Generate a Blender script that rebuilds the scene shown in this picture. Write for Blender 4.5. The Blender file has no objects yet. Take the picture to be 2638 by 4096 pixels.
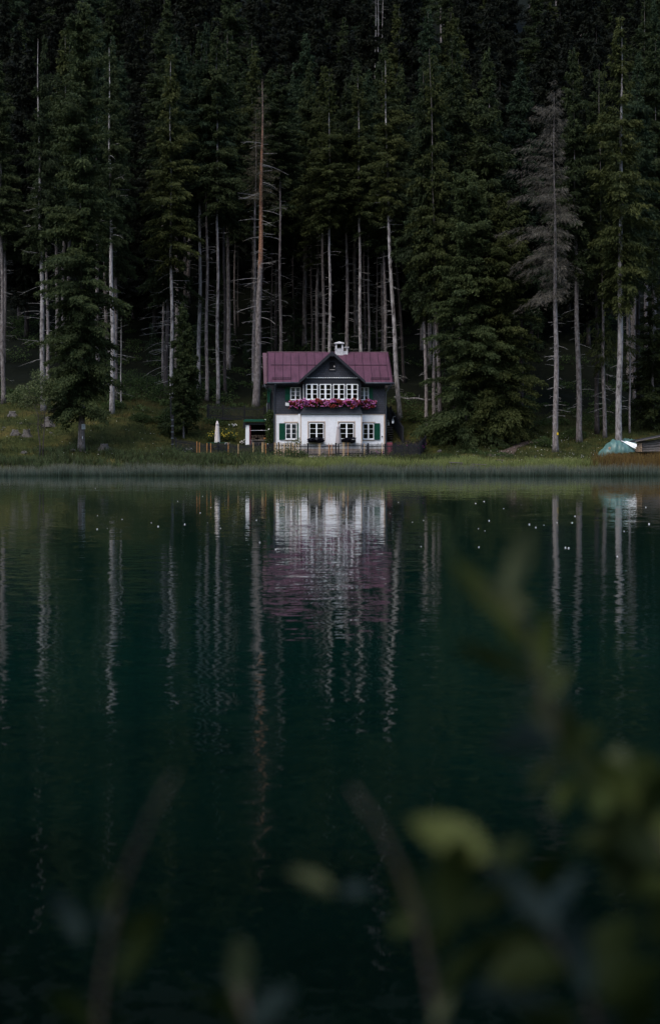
import bpy, math, random
import numpy as np
from mathutils import Vector, Matrix
PI = math.pi
R_ = math.radians
random.seed(7)
rng = np.random.default_rng(11)
S = bpy.context.scene
C = S.collection

# ------------------------------------------------------------------ helpers
CAMH, FPX, YH, XC, FULL = 2.5, 7040.0, 1790.0, 1319.0, 2638 / 1540.0
def W(px, py, Y):
    """point of the place at depth Y seen at native pixel px, py"""
    return Vector(((px - XC) / FPX * Y, Y, CAMH + (YH - py) / FPX * Y))
def WF(x, y, Y): return W(x * FULL, y * FULL, Y)

class MB:
    def __init__(s): s.v = []; s.f = []; s.m = []
    def add(s, vs, fs, mi=0):
        o = len(s.v); s.v += [tuple(p) for p in vs]
        s.f += [tuple(i + o for i in f) for f in fs]; s.m += [mi] * len(fs)
    def box(s, x0, x1, y0, y1, z0, z1, mi=0):
        v = [(x0,y0,z0),(x1,y0,z0),(x1,y1,z0),(x0,y1,z0),(x0,y0,z1),(x1,y0,z1),(x1,y1,z1),(x0,y1,z1)]
        s.add(v, [(0,3,2,1),(4,5,6,7),(0,1,5,4),(1,2,6,5),(2,3,7,6),(3,0,4,7)], mi)
    def obox(s, c, ax, ay, az, mi=0):
        c, ax, ay, az = map(Vector, (c, ax, ay, az))
        v = [c + sx*ax + sy*ay + sz*az for sz in (-1,1) for sx, sy in ((-1,-1),(1,-1),(1,1),(-1,1))]
        s.add(v, [(0,3,2,1),(4,5,6,7),(0,1,5,4),(1,2,6,5),(2,3,7,6),(3,0,4,7)], mi)
    def slab(s, pts, t, mi=0, d=None):
        pts = [Vector(p) for p in pts]
        n = (pts[1]-pts[0]).cross(pts[2]-pts[0]).normalized() if d is None else Vector(d)
        k = len(pts); lo = [p - n*t for p in pts]
        s.add(pts + lo, [tuple(range(k)), tuple(range(2*k-1, k-1, -1))] + [(i, i+k, (i+1)%k+k, (i+1)%k) for i in range(k)], mi)
    def tube(s, pts, rad, n=8, mi=0, cap=True):
        pts = [Vector(p) for p in pts]
        if not hasattr(rad, '__len__'): rad = [rad]*len(pts)
        o = len(s.v); up = None
        for i, p in enumerate(pts):
            d = (pts[min(i+1, len(pts)-1)] - pts[max(i-1, 0)]).normalized()
            if up is None: up = Vector((0,0,1)) if abs(d.z) < .8 else Vector((1,0,0))
            a = d.cross(up).normalized(); b = d.cross(a).normalized(); up = -b if b.dot(up) < 0 else b
            a = d.cross(up).normalized(); b = up
            for k in range(n):
                q = p + (a*math.cos(2*PI*k/n) + b*math.sin(2*PI*k/n))*rad[i]
                s.v.append(tuple(q))
        for i in range(len(pts)-1):
            for k in range(n):
                s.f.append((o+i*n+k, o+i*n+(k+1)%n, o+(i+1)*n+(k+1)%n, o+(i+1)*n+k)); s.m.append(mi)
        if cap:
            s.f.append(tuple(o+k for k in range(n))[::-1]); s.m.append(mi)
            s.f.append(tuple(o+(len(pts)-1)*n+k for k in range(n))); s.m.append(mi)
    def lathe(s, c, prof, n=20, mi=0, fold=0, ph=0):
        o = len(s.v); c = Vector(c)
        for r, z in prof:
            for k in range(n):
                a = 2*PI*k/n; rr = r*(1 + fold*math.cos(ph + a*n/2))
                s.v.append((c.x+rr*math.cos(a), c.y+rr*math.sin(a), c.z+z))
        for i in range(len(prof)-1):
            for k in range(n):
                s.f.append((o+i*n+k, o+i*n+(k+1)%n, o+(i+1)*n+(k+1)%n, o+(i+1)*n+k)); s.m.append(mi)
        s.f.append(tuple(o+k for k in range(n))[::-1]); s.m.append(mi)
        s.f.append(tuple(o+(len(prof)-1)*n+k for k in range(n))); s.m.append(mi)
    def mesh(s, name, mats, smooth=False):
        me = bpy.data.meshes.new(name); me.from_pydata(s.v, [], s.f); me.update()
        for m in (mats if isinstance(mats, (list, tuple)) else [mats]): me.materials.append(m)
        if any(s.m): me.polygons.foreach_set('material_index', s.m)
        if smooth: me.polygons.foreach_set('use_smooth', [True]*len(s.f))
        return me
    def build(s, name, mats, parent=None, smooth=False, loc=None):
        return link(name, s.mesh(name, mats, smooth), parent, loc)

def link(name, me, parent=None, loc=None):
    o = bpy.data.objects.new(name, me); C.objects.link(o)
    if parent: o.parent = parent
    if loc is not None: o.location = loc
    return o
def tag(o, label=None, cat=None, group=None, kind=None):
    if label: o['label'] = label
    if cat: o['category'] = cat
    if group: o['group'] = group
    if kind: o['kind'] = kind
    return o
def thing(name, label, cat, loc=(0,0,0), rz=0, group=None):
    o = bpy.data.objects.new(name, None); C.objects.link(o)
    o.location = loc; o.rotation_euler = (0,0,rz); o.empty_display_size = .3
    return tag(o, label, cat, group)
def copy_tree(r, label=None):
    c = r.copy(); C.objects.link(c)
    if label: c['label'] = label
    for ch in list(r.children):
        d = ch.copy(); C.objects.link(d); d.parent = c
        for g in list(ch.children):
            e = g.copy(); C.objects.link(e); e.parent = d
    return c
def np_mesh(name, V, F, mat, tint=None, smooth=False):
    V = np.asarray(V, dtype=np.float32); F = np.asarray(F, dtype=np.int32); k = F.shape[1]
    me = bpy.data.meshes.new(name)
    me.vertices.add(len(V)); me.vertices.foreach_set('co', V.ravel())
    me.loops.add(F.size); me.loops.foreach_set('vertex_index', F.ravel())
    me.polygons.add(len(F)); me.polygons.foreach_set('loop_start', np.arange(0, F.size, k, dtype=np.int32))
    try: me.polygons.foreach_set('loop_total', np.full(len(F), k, dtype=np.int32))
    except Exception: pass
    if smooth: me.polygons.foreach_set('use_smooth', np.ones(len(F), dtype=bool))
    me.update(calc_edges=True)
    if tint is not None:
        a = me.attributes.new('tint', 'FLOAT', 'POINT'); a.data.foreach_set('value', np.asarray(tint, dtype=np.float32))
    me.materials.append(mat)
    return me

# ------------------------------------------------------------------ materials
def newmat(name):
    m = bpy.data.materials.new(name); m.use_nodes = True
    nt = m.node_tree; b = nt.nodes['Principled BSDF']
    return m, nt, b
def N(nt, t, **kw):
    n = nt.nodes.new(t)
    for k, v in kw.items(): setattr(n, k, v)
    return n
def ramp(nt, stops, fac):
    r = N(nt, 'ShaderNodeValToRGB'); e = r.color_ramp.elements
    while len(e) < len(stops): e.new(.5)
    for i, (p, c) in enumerate(stops):
        e[i].position = p; e[i].color = (*c, 1)
    nt.links.new(fac, r.inputs[0]); return r.outputs[0]
def noise(nt, scale, vec=None, detail=4, rough=.55):
    n = N(nt, 'ShaderNodeTexNoise'); n.inputs['Scale'].default_value = scale
    n.inputs['Detail'].default_value = detail; n.inputs['Roughness'].default_value = rough
    if vec is not None: nt.links.new(vec, n.inputs['Vector'])
    return n
def objco(nt, sc=(1,1,1)):
    t = N(nt, 'ShaderNodeTexCoord'); mp = N(nt, 'ShaderNodeMapping'); mp.inputs['Scale'].default_value = sc
    nt.links.new(t.outputs['Object'], mp.inputs['Vector']); return mp.outputs['Vector']
def bump(nt, b, h, strength, dist):
    bp = N(nt, 'ShaderNodeBump'); bp.inputs['Strength'].default_value = strength; bp.inputs['Distance'].default_value = dist
    nt.links.new(h, bp.inputs['Height']); nt.links.new(bp.outputs[0], b.inputs['Normal'])
def sc3(c, k): return tuple(min(1, x*k) for x in c)
def plain(name, c, rough=.7, var=.25, scale=6, sc=(1,1,1), bmp=0, spec=.3):
    m, nt, b = newmat(name); co = objco(nt, sc); n = noise(nt, scale, co, 5)
    col = ramp(nt, [(.3, sc3(c, 1-var)), (.7, sc3(c, 1+var))], n.outputs[0])
    nt.links.new(col, b.inputs['Base Color']); b.inputs['Roughness'].default_value = rough
    b.inputs['Specular IOR Level'].default_value = spec
    if bmp: bump(nt, b, n.outputs[0], .6, bmp)
    return m
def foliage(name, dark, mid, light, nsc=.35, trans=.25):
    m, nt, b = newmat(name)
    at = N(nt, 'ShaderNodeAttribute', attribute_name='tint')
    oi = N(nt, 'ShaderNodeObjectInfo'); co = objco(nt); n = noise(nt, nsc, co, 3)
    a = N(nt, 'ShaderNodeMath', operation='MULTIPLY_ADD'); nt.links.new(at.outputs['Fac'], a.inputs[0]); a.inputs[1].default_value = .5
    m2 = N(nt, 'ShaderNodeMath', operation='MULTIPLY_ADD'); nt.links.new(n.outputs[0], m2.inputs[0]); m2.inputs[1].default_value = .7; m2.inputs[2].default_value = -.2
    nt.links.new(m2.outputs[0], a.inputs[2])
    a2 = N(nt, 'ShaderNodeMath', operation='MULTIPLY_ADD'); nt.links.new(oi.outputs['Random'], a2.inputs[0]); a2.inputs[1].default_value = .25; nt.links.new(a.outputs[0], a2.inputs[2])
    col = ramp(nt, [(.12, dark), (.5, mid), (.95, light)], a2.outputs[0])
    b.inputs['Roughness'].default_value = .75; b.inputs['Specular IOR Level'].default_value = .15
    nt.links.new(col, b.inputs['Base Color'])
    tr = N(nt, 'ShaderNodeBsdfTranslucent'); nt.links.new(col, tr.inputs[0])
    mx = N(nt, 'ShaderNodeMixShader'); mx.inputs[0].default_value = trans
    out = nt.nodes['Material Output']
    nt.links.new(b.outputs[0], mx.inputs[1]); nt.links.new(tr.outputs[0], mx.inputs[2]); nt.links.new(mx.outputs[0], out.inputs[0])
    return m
def bark(name, a, bcol, c, scale=4.2):
    m, nt, b = newmat(name); co = objco(nt, (1.4,1.4,.6)); n = noise(nt, scale, co, 6, .7)
    col = ramp(nt, [(.36, a), (.5, bcol), (.64, c)], n.outputs[0])
    oi = N(nt, 'ShaderNodeObjectInfo'); hv = N(nt, 'ShaderNodeHueSaturation')
    mr = N(nt, 'ShaderNodeMapRange'); mr.inputs[3].default_value = .6; mr.inputs[4].default_value = 1.1
    nt.links.new(oi.outputs['Random'], mr.inputs[0]); nt.links.new(mr.outputs[0], hv.inputs['Value']); nt.links.new(col, hv.inputs['Color'])
    nt.links.new(hv.outputs[0], b.inputs['Base Color']); b.inputs['Roughness'].default_value = .9; b.inputs['Specular IOR Level'].default_value = .1
    bump(nt, b, n.outputs[0], .8, .04)
    return m

M = {}
M['fol_dark'] = foliage('spruce_needles', (.010,.016,.006), (.022,.033,.011), (.046,.059,.019))
M['fol_blue'] = foliage('bluish_spruce_needles', (.008,.016,.008), (.018,.032,.014), (.038,.057,.024))
M['fol_olive'] = foliage('olive_spruce_needles', (.012,.018,.005), (.030,.039,.010), (.062,.070,.019))
M['fol_near'] = foliage('lakeside_needles', (.014,.022,.008), (.032,.046,.015), (.066,.080,.026))
M['fol_far'] = foliage('hillside_needles_dimmed', (.002,.0035,.0014), (.0042,.0066,.0024), (.0095,.0125,.0045))  # needle colour darkened to carry the gloom of the upper hillside
M['fol_dead'] = foliage('dry_grey_twigs', (.036,.032,.025), (.082,.074,.058), (.16,.146,.115), trans=.1)
M['fol_brown'] = foliage('thin_brown_needles', (.02,.018,.013), (.045,.04,.025), (.075,.065,.04), trans=.1)
M['leaf_bush'] = foliage('bush_leaves', (.016,.03,.010), (.035,.06,.018), (.075,.105,.035), 1.2)
M['leaf_rowan'] = foliage('rowan_leaves', (.04,.055,.022), (.085,.11,.045), (.14,.16,.075), 1.2)
M['heather'] = foliage('dark_heather', (.008,.008,.014), (.016,.014,.026), (.04,.03,.06), 2)
M['bark'] = bark('spruce_bark', (.085,.072,.068), (.19,.165,.155), (.30,.27,.26))
M['bark_pale'] = bark('pale_bark', (.07,.062,.058), (.27,.25,.24), (.42,.40,.39), 2.6)
M['bark_dark'] = bark('dark_bark', (.032,.027,.026), (.060,.051,.048), (.095,.082,.078))
M['twig'] = plain('dead_twig', (.21,.20,.19), .9)
M['stump'] = plain('weathered_stump', (.075,.068,.062), .9, .4, 8, bmp=.03)
M['stone'] = plain('pale_stone', (.085,.08,.072), .9, .4, 5, bmp=.03)
M['stucco'] = plain('white_stucco', (.80,.81,.82), .85, .05, 7, bmp=.03, spec=.2)
def weather(m):
    nt = m.node_tree; b = nt.nodes['Principled BSDF']; old = b.inputs['Base Color'].links[0].from_socket; co = objco(nt, (2.2,2.2,.5)); n = noise(nt, 1.3, co, 6, .65)
    sp = N(nt, 'ShaderNodeSeparateXYZ'); nt.links.new(objco(nt), sp.inputs[0]); a = N(nt, 'ShaderNodeMath', operation='MULTIPLY_ADD'); nt.links.new(n.outputs[0], a.inputs[0]); a.inputs[1].default_value = 1.6; nt.links.new(sp.outputs[2], a.inputs[2])
    st = ramp(nt, [(.35,(.93,.93,.92)),(.55,(1,1,1))], n.outputs[0]); mr = N(nt, 'ShaderNodeMapRange'); mr.inputs[1].default_value = 1.2; mr.inputs[2].default_value = 2.1; nt.links.new(a.outputs[0], mr.inputs[0])
    base = ramp(nt, [(0,(.88,.86,.82)),(1,(1,1,1))], mr.outputs[0])
    for c in (st, base):
        x = N(nt, 'ShaderNodeMixRGB', blend_type='MULTIPLY'); x.inputs[0].default_value = 1; nt.links.new(old, x.inputs[1]); nt.links.new(c, x.inputs[2]); old = x.outputs[0]
    nt.links.new(old, b.inputs['Base Color'])
weather(M['stucco'])
M['limewash'] = plain('grey_limewash', (.52,.52,.52), .9, .22, 5, bmp=.02)
M['white'] = plain('white_paint', (.80,.81,.82), .5, .03, 4)
M['trim'] = plain('ochre_trim', (.50,.39,.31), .8, .08, 4)
M['plinth'] = plain('stone_plinth', (.36,.30,.27), .9, .35, 5, bmp=.03)
M['green'] = plain('green_paint', (.003,.060,.033), .5, .15, 5)
M['dkwood'] = plain('dark_stained_wood', (.011,.012,.015), .75, .3, 8)
M['fascia'] = plain('dark_fascia', (.018,.020,.026), .6, .2, 6)
M['gutter'] = plain('grey_gutter', (.055,.066,.080), .45, .15, 4)
M['orangewood'] = plain('fresh_wood', (.32,.145,.05), .8, .25, 8)
M['palewood'] = plain('pale_wood', (.38,.26,.135), .8, .25, 8)
M['greywood'] = plain('weathered_planks', (.13,.115,.105), .85, .45, 3, (1.2,8,8), bmp=.02)
M['logend'] = plain('cut_log', (.34,.24,.16), .85, .35, 9)
M['cream'] = plain('cream_canvas', (.66,.60,.56), .9, .06, 3)
M['canvas'] = plain('greyish_canvas', (.40,.36,.36), .9, .06, 3)
M['tarp'] = plain('green_tarpaulin', (.062,.130,.115), .45, .3, 1.6, bmp=.05, spec=.4)
M['sheet'] = plain('white_sheet', (.75,.76,.74), .55, .08, 2)
M['red'] = plain('dusty_red', (.24,.055,.075), .6, .2, 4)
M['black'] = plain('dark_interior', (.008,.008,.009), .9, .2, 3)  # black stands in for the darkness inside rooms, hatch and sheds
M['metal'] = plain('lantern_metal', (.10,.12,.13), .4, .1, 4)
M['curtain'] = plain('lace_curtain', (.55,.57,.56), .9, .12, 14)
M['concrete'] = plain('pale_kerb', (.42,.40,.38), .9, .15, 4)
M['pink'] = plain('pink_petals', (.66,.22,.50), .7, .25, 10)
M['magenta'] = plain('magenta_petals', (.42,.05,.30), .7, .25, 10)
M['redp'] = plain('red_petals', (.27,.032,.024), .7, .3, 10)
M['yellowp'] = plain('yellow_petals', (.38,.29,.025), .7, .2, 10)
M['whitep'] = plain('white_petals', (.75,.73,.72), .7, .1, 10)
M['signw'] = plain('sign_enamel', (.66,.70,.70), .4, .05, 4)
M['signink'] = plain('sign_ink', (.10,.16,.22), .5, .1, 4)
M['yellow'] = plain('yellow_blaze', (.65,.45,.02), .6, .1, 4)

def glass_mat():
    m, nt, b = newmat('window_glass'); out = nt.nodes['Material Output']
    t = N(nt, 'ShaderNodeBsdfTransparent'); t.inputs[0].default_value = (.75,.77,.78,1)
    g = N(nt, 'ShaderNodeBsdfGlossy'); g.inputs['Roughness'].default_value = .03
    fr = N(nt, 'ShaderNodeFresnel'); mx = N(nt, 'ShaderNodeMixShader')
    nt.links.new(fr.outputs[0], mx.inputs[0]); nt.links.new(t.outputs[0], mx.inputs[1]); nt.links.new(g.outputs[0], mx.inputs[2]); nt.links.new(mx.outputs[0], out.inputs[0])
    return m
M['glass'] = glass_mat()

def shingle_mat():
    m, nt, b = newmat('slate_shingles'); t = N(nt, 'ShaderNodeTexCoord'); s = N(nt, 'ShaderNodeSeparateXYZ'); c = N(nt, 'ShaderNodeCombineXYZ')
    nt.links.new(t.outputs['Object'], s.inputs[0])
    ad = N(nt, 'ShaderNodeMath', operation='ADD'); nt.links.new(s.outputs[0], ad.inputs[0]); nt.links.new(s.outputs[1], ad.inputs[1])
    nt.links.new(ad.outputs[0], c.inputs[0]); nt.links.new(s.outputs[2], c.inputs[1])
    br = N(nt, 'ShaderNodeTexBrick'); nt.links.new(c.outputs[0], br.inputs['Vector'])
    br.inputs['Color1'].default_value = (.021,.024,.033,1); br.inputs['Color2'].default_value = (.036,.041,.054,1); br.inputs['Mortar'].default_value = (.007,.008,.011,1)
    br.inputs['Scale'].default_value = 1; br.inputs['Brick Width'].default_value = .26; br.inputs['Row Height'].default_value = .19; br.inputs['Mortar Size'].default_value = .012
    n = noise(nt, 1.2, t.outputs['Object'], 5)
    mx = N(nt, 'ShaderNodeMixRGB', blend_type='MULTIPLY'); mx.inputs[0].default_value = 1
    nt.links.new(br.outputs[0], mx.inputs[1]); nt.links.new(ramp(nt, [(.3,(.75,.78,.8)),(.7,(1.15,1.1,1.1))], n.outputs[0]), mx.inputs[2])
    nt.links.new(mx.outputs[0], b.inputs['Base Color']); b.inputs['Roughness'].default_value = .7
    bump(nt, b, br.outputs['Fac'], -.5, .02)
    return m
M['shingle'] = shingle_mat()
def roof_mat():
    m, nt, b = newmat('painted_sheet_roof'); co = objco(nt); n = noise(nt, .9, co, 6, .65); n2 = noise(nt, 5, co, 5, .7)
    c1 = ramp(nt, [(.3,(.070,.024,.040)),(.6,(.087,.032,.054)),(.8,(.098,.040,.066))], n.outputs[0])
    mx = N(nt, 'ShaderNodeMixRGB', blend_type='MULTIPLY'); mx.inputs[0].default_value = .8
    nt.links.new(c1, mx.inputs[1]); nt.links.new(ramp(nt, [(.25,(.65,.6,.62)),(.5,(1,1,1))], n2.outputs[0]), mx.inputs[2])
    n3 = noise(nt, 1, objco(nt, (5,.7,.7)), 5, .7); m3 = N(nt, 'ShaderNodeMixRGB', blend_type='MULTIPLY'); m3.inputs[0].default_value = 1; nt.links.new(mx.outputs[0], m3.inputs[1]); nt.links.new(ramp(nt, [(.32,(.62,.56,.58)),(.5,(1,1,1)),(.72,(1.18,1.16,1.14))], n3.outputs[0]), m3.inputs[2])
    nt.links.new(m3.outputs[0], b.inputs['Base Color']); b.inputs['Roughness'].default_value = .5; b.inputs['Specular IOR Level'].default_value = .35
    return m
M['roof'] = roof_mat()
M['seam'] = plain('roof_seam', (.030,.012,.024), .6, .2, 5)

def ground_mat():
    m, nt, b = newmat('meadow_and_forest_floor')
    g = N(nt, 'ShaderNodeNewGeometry'); s = N(nt, 'ShaderNodeSeparateXYZ'); nt.links.new(g.outputs['Position'], s.inputs[0])
    n1 = noise(nt, .35, g.outputs['Position'], 6, .6); n2 = noise(nt, 2.5, g.outputs['Position'], 6, .7)
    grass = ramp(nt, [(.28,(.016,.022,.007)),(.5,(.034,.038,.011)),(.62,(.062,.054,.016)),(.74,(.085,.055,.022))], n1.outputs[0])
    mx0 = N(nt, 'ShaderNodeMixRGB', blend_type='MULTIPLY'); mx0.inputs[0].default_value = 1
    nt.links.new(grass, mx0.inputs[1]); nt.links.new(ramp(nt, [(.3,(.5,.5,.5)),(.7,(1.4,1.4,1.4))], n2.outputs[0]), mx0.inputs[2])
    floor = ramp(nt, [(.3,(.0025,.003,.002)),(.55,(.005,.0065,.0035)),(.75,(.012,.014,.007))], n2.outputs[0])  # floor colour lowered to put deep forest shade into it
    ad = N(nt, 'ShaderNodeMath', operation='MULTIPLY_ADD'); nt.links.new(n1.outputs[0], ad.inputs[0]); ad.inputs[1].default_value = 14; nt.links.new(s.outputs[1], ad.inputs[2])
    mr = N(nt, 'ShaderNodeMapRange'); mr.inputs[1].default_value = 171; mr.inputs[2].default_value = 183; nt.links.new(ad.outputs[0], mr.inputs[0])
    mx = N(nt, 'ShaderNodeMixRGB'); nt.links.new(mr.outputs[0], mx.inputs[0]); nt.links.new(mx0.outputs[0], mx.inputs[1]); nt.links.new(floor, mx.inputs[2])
    nt.links.new(mx.outputs[0], b.inputs['Base Color']); b.inputs['Roughness'].default_value = .95; b.inputs['Specular IOR Level'].default_value = .05
    return m
M['ground'] = ground_mat()
M['path'] = plain('reddish_dirt', (.062,.042,.032), .95, .35, 2.5)

def blade_mat(name, stops, zmax, hv=.35):
    m, nt, b = newmat(name); at = N(nt, 'ShaderNodeAttribute', attribute_name='tint')
    g = N(nt, 'ShaderNodeAttribute', attribute_name='up')
    col = ramp(nt, stops, g.outputs['Fac'])
    hs = N(nt, 'ShaderNodeHueSaturation'); mr = N(nt, 'ShaderNodeMapRange'); mr.inputs[3].default_value = 1-hv; mr.inputs[4].default_value = 1+hv
    nt.links.new(at.outputs['Fac'], mr.inputs[0]); nt.links.new(mr.outputs[0], hs.inputs['Value'])
    mr2 = N(nt, 'ShaderNodeMapRange'); mr2.inputs[3].default_value = .475; mr2.inputs[4].default_value = .52
    nt.links.new(at.outputs['Fac'], mr2.inputs[0]); nt.links.new(mr2.outputs[0], hs.inputs['Hue'])
    nt.links.new(col, hs.inputs['Color']); nt.links.new(hs.outputs[0], b.inputs['Base Color'])
    b.inputs['Roughness'].default_value = .7; b.inputs['Specular IOR Level'].default_value = .15
    tr = N(nt, 'ShaderNodeBsdfTranslucent'); nt.links.new(hs.outputs[0], tr.inputs[0])
    mx = N(nt, 'ShaderNodeMixShader'); mx.inputs[0].default_value = .3; out = nt.nodes['Material Output']
    nt.links.new(b.outputs[0], mx.inputs[1]); nt.links.new(tr.outputs[0], mx.inputs[2]); nt.links.new(mx.outputs[0], out.inputs[0])
    return m
M['reed'] = blade_mat('reed_blades', [(0,(.055,.042,.016)),(.28,(.032,.042,.016)),(.55,(.060,.090,.066)),(.82,(.115,.135,.105)),(1,(.18,.165,.120))], 1, .55)
M['grass'] = blade_mat('meadow_grass', [(0,(.02,.028,.008)),(.6,(.042,.055,.016)),(1,(.08,.082,.03))], 1, .5)
M['sedge'] = blade_mat('light_sedge', [(0,(.04,.055,.014)),(.6,(.155,.19,.058)),(1,(.25,.27,.095))], 1, .3)
M['sedgebrown'] = blade_mat('rusty_sedge', [(0,(.042,.036,.012)),(.6,(.105,.072,.022)),(1,(.17,.105,.036))], 1, .35)
M['weed'] = blade_mat('weeds', [(0,(.022,.03,.012)),(.6,(.045,.062,.024)),(1,(.075,.095,.04))], 1, .45)

def water_mat():
    m, nt, b = newmat('lake_water'); g = N(nt, 'ShaderNodeNewGeometry')
    acc = None
    for sx, sy, amp, det in ((4.5,9.5,.064,2),(1.3,4.0,.056,2),(.35,1.2,.018,1),(.10,.33,.010,1)):
        mp = N(nt, 'ShaderNodeMapping'); mp.inputs['Scale'].default_value = (sx, sy, 1); nt.links.new(g.outputs['Position'], mp.inputs[0])
        n = noise(nt, 1, mp.outputs[0], det, .5)
        v = N(nt, 'ShaderNodeVectorMath', operation='SUBTRACT'); nt.links.new(n.outputs['Color'], v.inputs[0]); v.inputs[1].default_value = (.5,.5,.5)
        k = N(nt, 'ShaderNodeVectorMath', operation='MULTIPLY'); nt.links.new(v.outputs[0], k.inputs[0]); k.inputs[1].default_value = (amp*.8, amp, 0)
        if acc is None: acc = k.outputs[0]
        else:
            a = N(nt, 'ShaderNodeVectorMath', operation='ADD'); nt.links.new(acc, a.inputs[0]); nt.links.new(k.outputs[0], a.inputs[1]); acc = a.outputs[0]
    pn = noise(nt, 1, None, 2); mp = N(nt, 'ShaderNodeMapping'); mp.inputs['Scale'].default_value = (.02,.05,1); nt.links.new(g.outputs['Position'], mp.inputs[0]); nt.links.new(mp.outputs[0], pn.inputs['Vector'])
    mr = N(nt, 'ShaderNodeMapRange'); mr.inputs[1].default_value = .3; mr.inputs[2].default_value = .7; mr.inputs[3].default_value = .55; mr.inputs[4].default_value = 1.35
    nt.links.new(pn.outputs[0], mr.inputs[0])
    sp = N(nt, 'ShaderNodeSeparateXYZ'); nt.links.new(g.outputs['Position'], sp.inputs[0])
    lee = N(nt, 'ShaderNodeMapRange', interpolation_type='SMOOTHSTEP'); lee.inputs[1].default_value = 14; lee.inputs[2].default_value = 88; lee.inputs[3].default_value = 1; lee.inputs[4].default_value = .36
    nt.links.new(sp.outputs[1], lee.inputs[0]); ml = N(nt, 'ShaderNodeMath', operation='MULTIPLY'); nt.links.new(mr.outputs[0], ml.inputs[0]); nt.links.new(lee.outputs[0], ml.inputs[1])
    sc = N(nt, 'ShaderNodeVectorMath', operation='SCALE'); nt.links.new(acc, sc.inputs[0]); nt.links.new(ml.outputs[0], sc.inputs['Scale'])
    a = N(nt, 'ShaderNodeVectorMath', operation='ADD'); nt.links.new(sc.outputs[0], a.inputs[0]); a.inputs[1].default_value = (0,0,1)
    nm = N(nt, 'ShaderNodeVectorMath', operation='NORMALIZE'); nt.links.new(a.outputs[0], nm.inputs[0]); nt.links.new(nm.outputs[0], b.inputs['Normal'])
    s2 = N(nt, 'ShaderNodeSeparateXYZ'); nt.links.new(g.outputs['Position'], s2.inputs[0]); bn = noise(nt, .22, g.outputs['Position'], 3)
    ba = N(nt, 'ShaderNodeMath', operation='MULTIPLY_ADD'); nt.links.new(bn.outputs[0], ba.inputs[0]); ba.inputs[1].default_value = 9; nt.links.new(s2.outputs[1], ba.inputs[2])
    bm = N(nt, 'ShaderNodeMapRange'); bm.inputs[1].default_value = 12; bm.inputs[2].default_value = 25; nt.links.new(ba.outputs[0], bm.inputs[0])
    nt.links.new(ramp(nt, [(0,(.0003,.0022,.0016)),(1,(.0015,.0128,.0094))], bm.outputs[0]), b.inputs['Base Color'])  # colour darkened towards the near bank, carries the dim foreground
    b.inputs['Base Color'].default_value = (.0008,.0061,.0047,1); b.inputs['Roughness'].default_value = .02; b.inputs['IOR'].default_value = 1.333
    return m
M['water'] = water_mat()

# ------------------------------------------------------------------ terrain
NEAR = [(-900,520),(-400,250),(-90,20),(-20,1.8),(-3,1.05),(.7,.95),(2.0,.45),(3.4,-.5),(10,-2.5),(140,-2.5),(145.0,-.45),(147.3,.15),(149,.85)]  # unseen rise behind the camera, heightened to block low sky light
FAR = [(210,20.5),(260,46),(330,82),(450,150),(800,350)]
PL = np.array(NEAR + [(153,2.15),(165,5.7),(185,11.6)] + FAR)
PC = np.array(NEAR + [(152,1.4),(159,1.75),(168,5.2),(185,10.4)] + FAR)
PR = np.array(NEAR + [(153,1.45),(158,2.05),(163,3.05),(170,4.8),(185,9.2)] + FAR)
def sstep(a, b, x): t = np.clip((x-a)/(b-a), 0, 1); return t*t*(3-2*t)
def ground(X, Y):
    X = np.asarray(X, float); Y = np.asarray(Y, float)
    l, c, r = (np.interp(Y, p[:,0], p[:,1]) for p in (PL, PC, PR))
    wl = 1 - sstep(-20, -11, X); wr = sstep(10, 17, X)
    z = l*wl + r*wr + c*(1-wl-wr)
    bumpy = sstep(148.5, 152, Y)
    z = z + bumpy*(.14*np.sin(X*.9+1.3*np.sin(Y*.5))*np.cos(Y*.8+X*.2) + .07*np.sin(X*2.3+Y*1.7))
    big = sstep(185, 215, Y)
    z = z + big*(1.2*np.sin(X*.13+Y*.05) + .8*np.cos(Y*.17-X*.07))
    pad = sstep(6.6, 5.7, np.abs(X)) if False else np.where(np.abs(X) < 5.9, 1.0, 0.0)
    z = np.where((pad > 0) & (Y > 155.5) & (Y < 170), np.minimum(z, 1.70), z)
    z = np.where((X < -5.85) & (X > -8.3) & (Y > 160) & (Y < 164.6), np.minimum(z, 2.75), z)
    return z
def gz(x, y): return float(ground(x, y))
def ray_ground(px, py):
    Y = np.arange(148, 420, .1)
    X = (px-XC)/FPX*Y; Z = CAMH + (YH-py)/FPX*Y
    i = int(np.argmax(ground(X, Y) >= Z))
    return Vector((X[i], Y[i], gz(X[i], Y[i])))
def RF(x, y): return ray_ground(x*FULL, y*FULL)

xs = np.unique(np.concatenate([np.arange(-420,-60,30), np.arange(-60,-36,4), np.arange(-36,36.01,.75), np.arange(37,60,4), np.arange(60,421,30)]))
ys = np.unique(np.concatenate([np.arange(-800,-100,50), np.arange(-100,-4,8), np.arange(-4,12,.8), np.arange(12,140,8), np.arange(140,186,.6), np.arange(186,340,4), np.arange(340,800,25)]))
GX, GY = np.meshgrid(xs, ys); GZ = ground(GX, GY); nx, ny = len(xs), len(ys)
idx = np.arange(nx*ny).reshape(ny, nx)
F = np.stack([idx[:-1,:-1], idx[:-1,1:], idx[1:,1:], idx[1:,:-1]], -1).reshape(-1, 4)
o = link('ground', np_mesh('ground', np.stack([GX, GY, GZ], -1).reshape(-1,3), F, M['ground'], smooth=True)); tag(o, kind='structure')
w = MB(); w.add([(-400,-15,.15),(400,-15,.15),(400,147.7,.15),(-400,147.7,.15)], [(0,1,2,3)])
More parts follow.
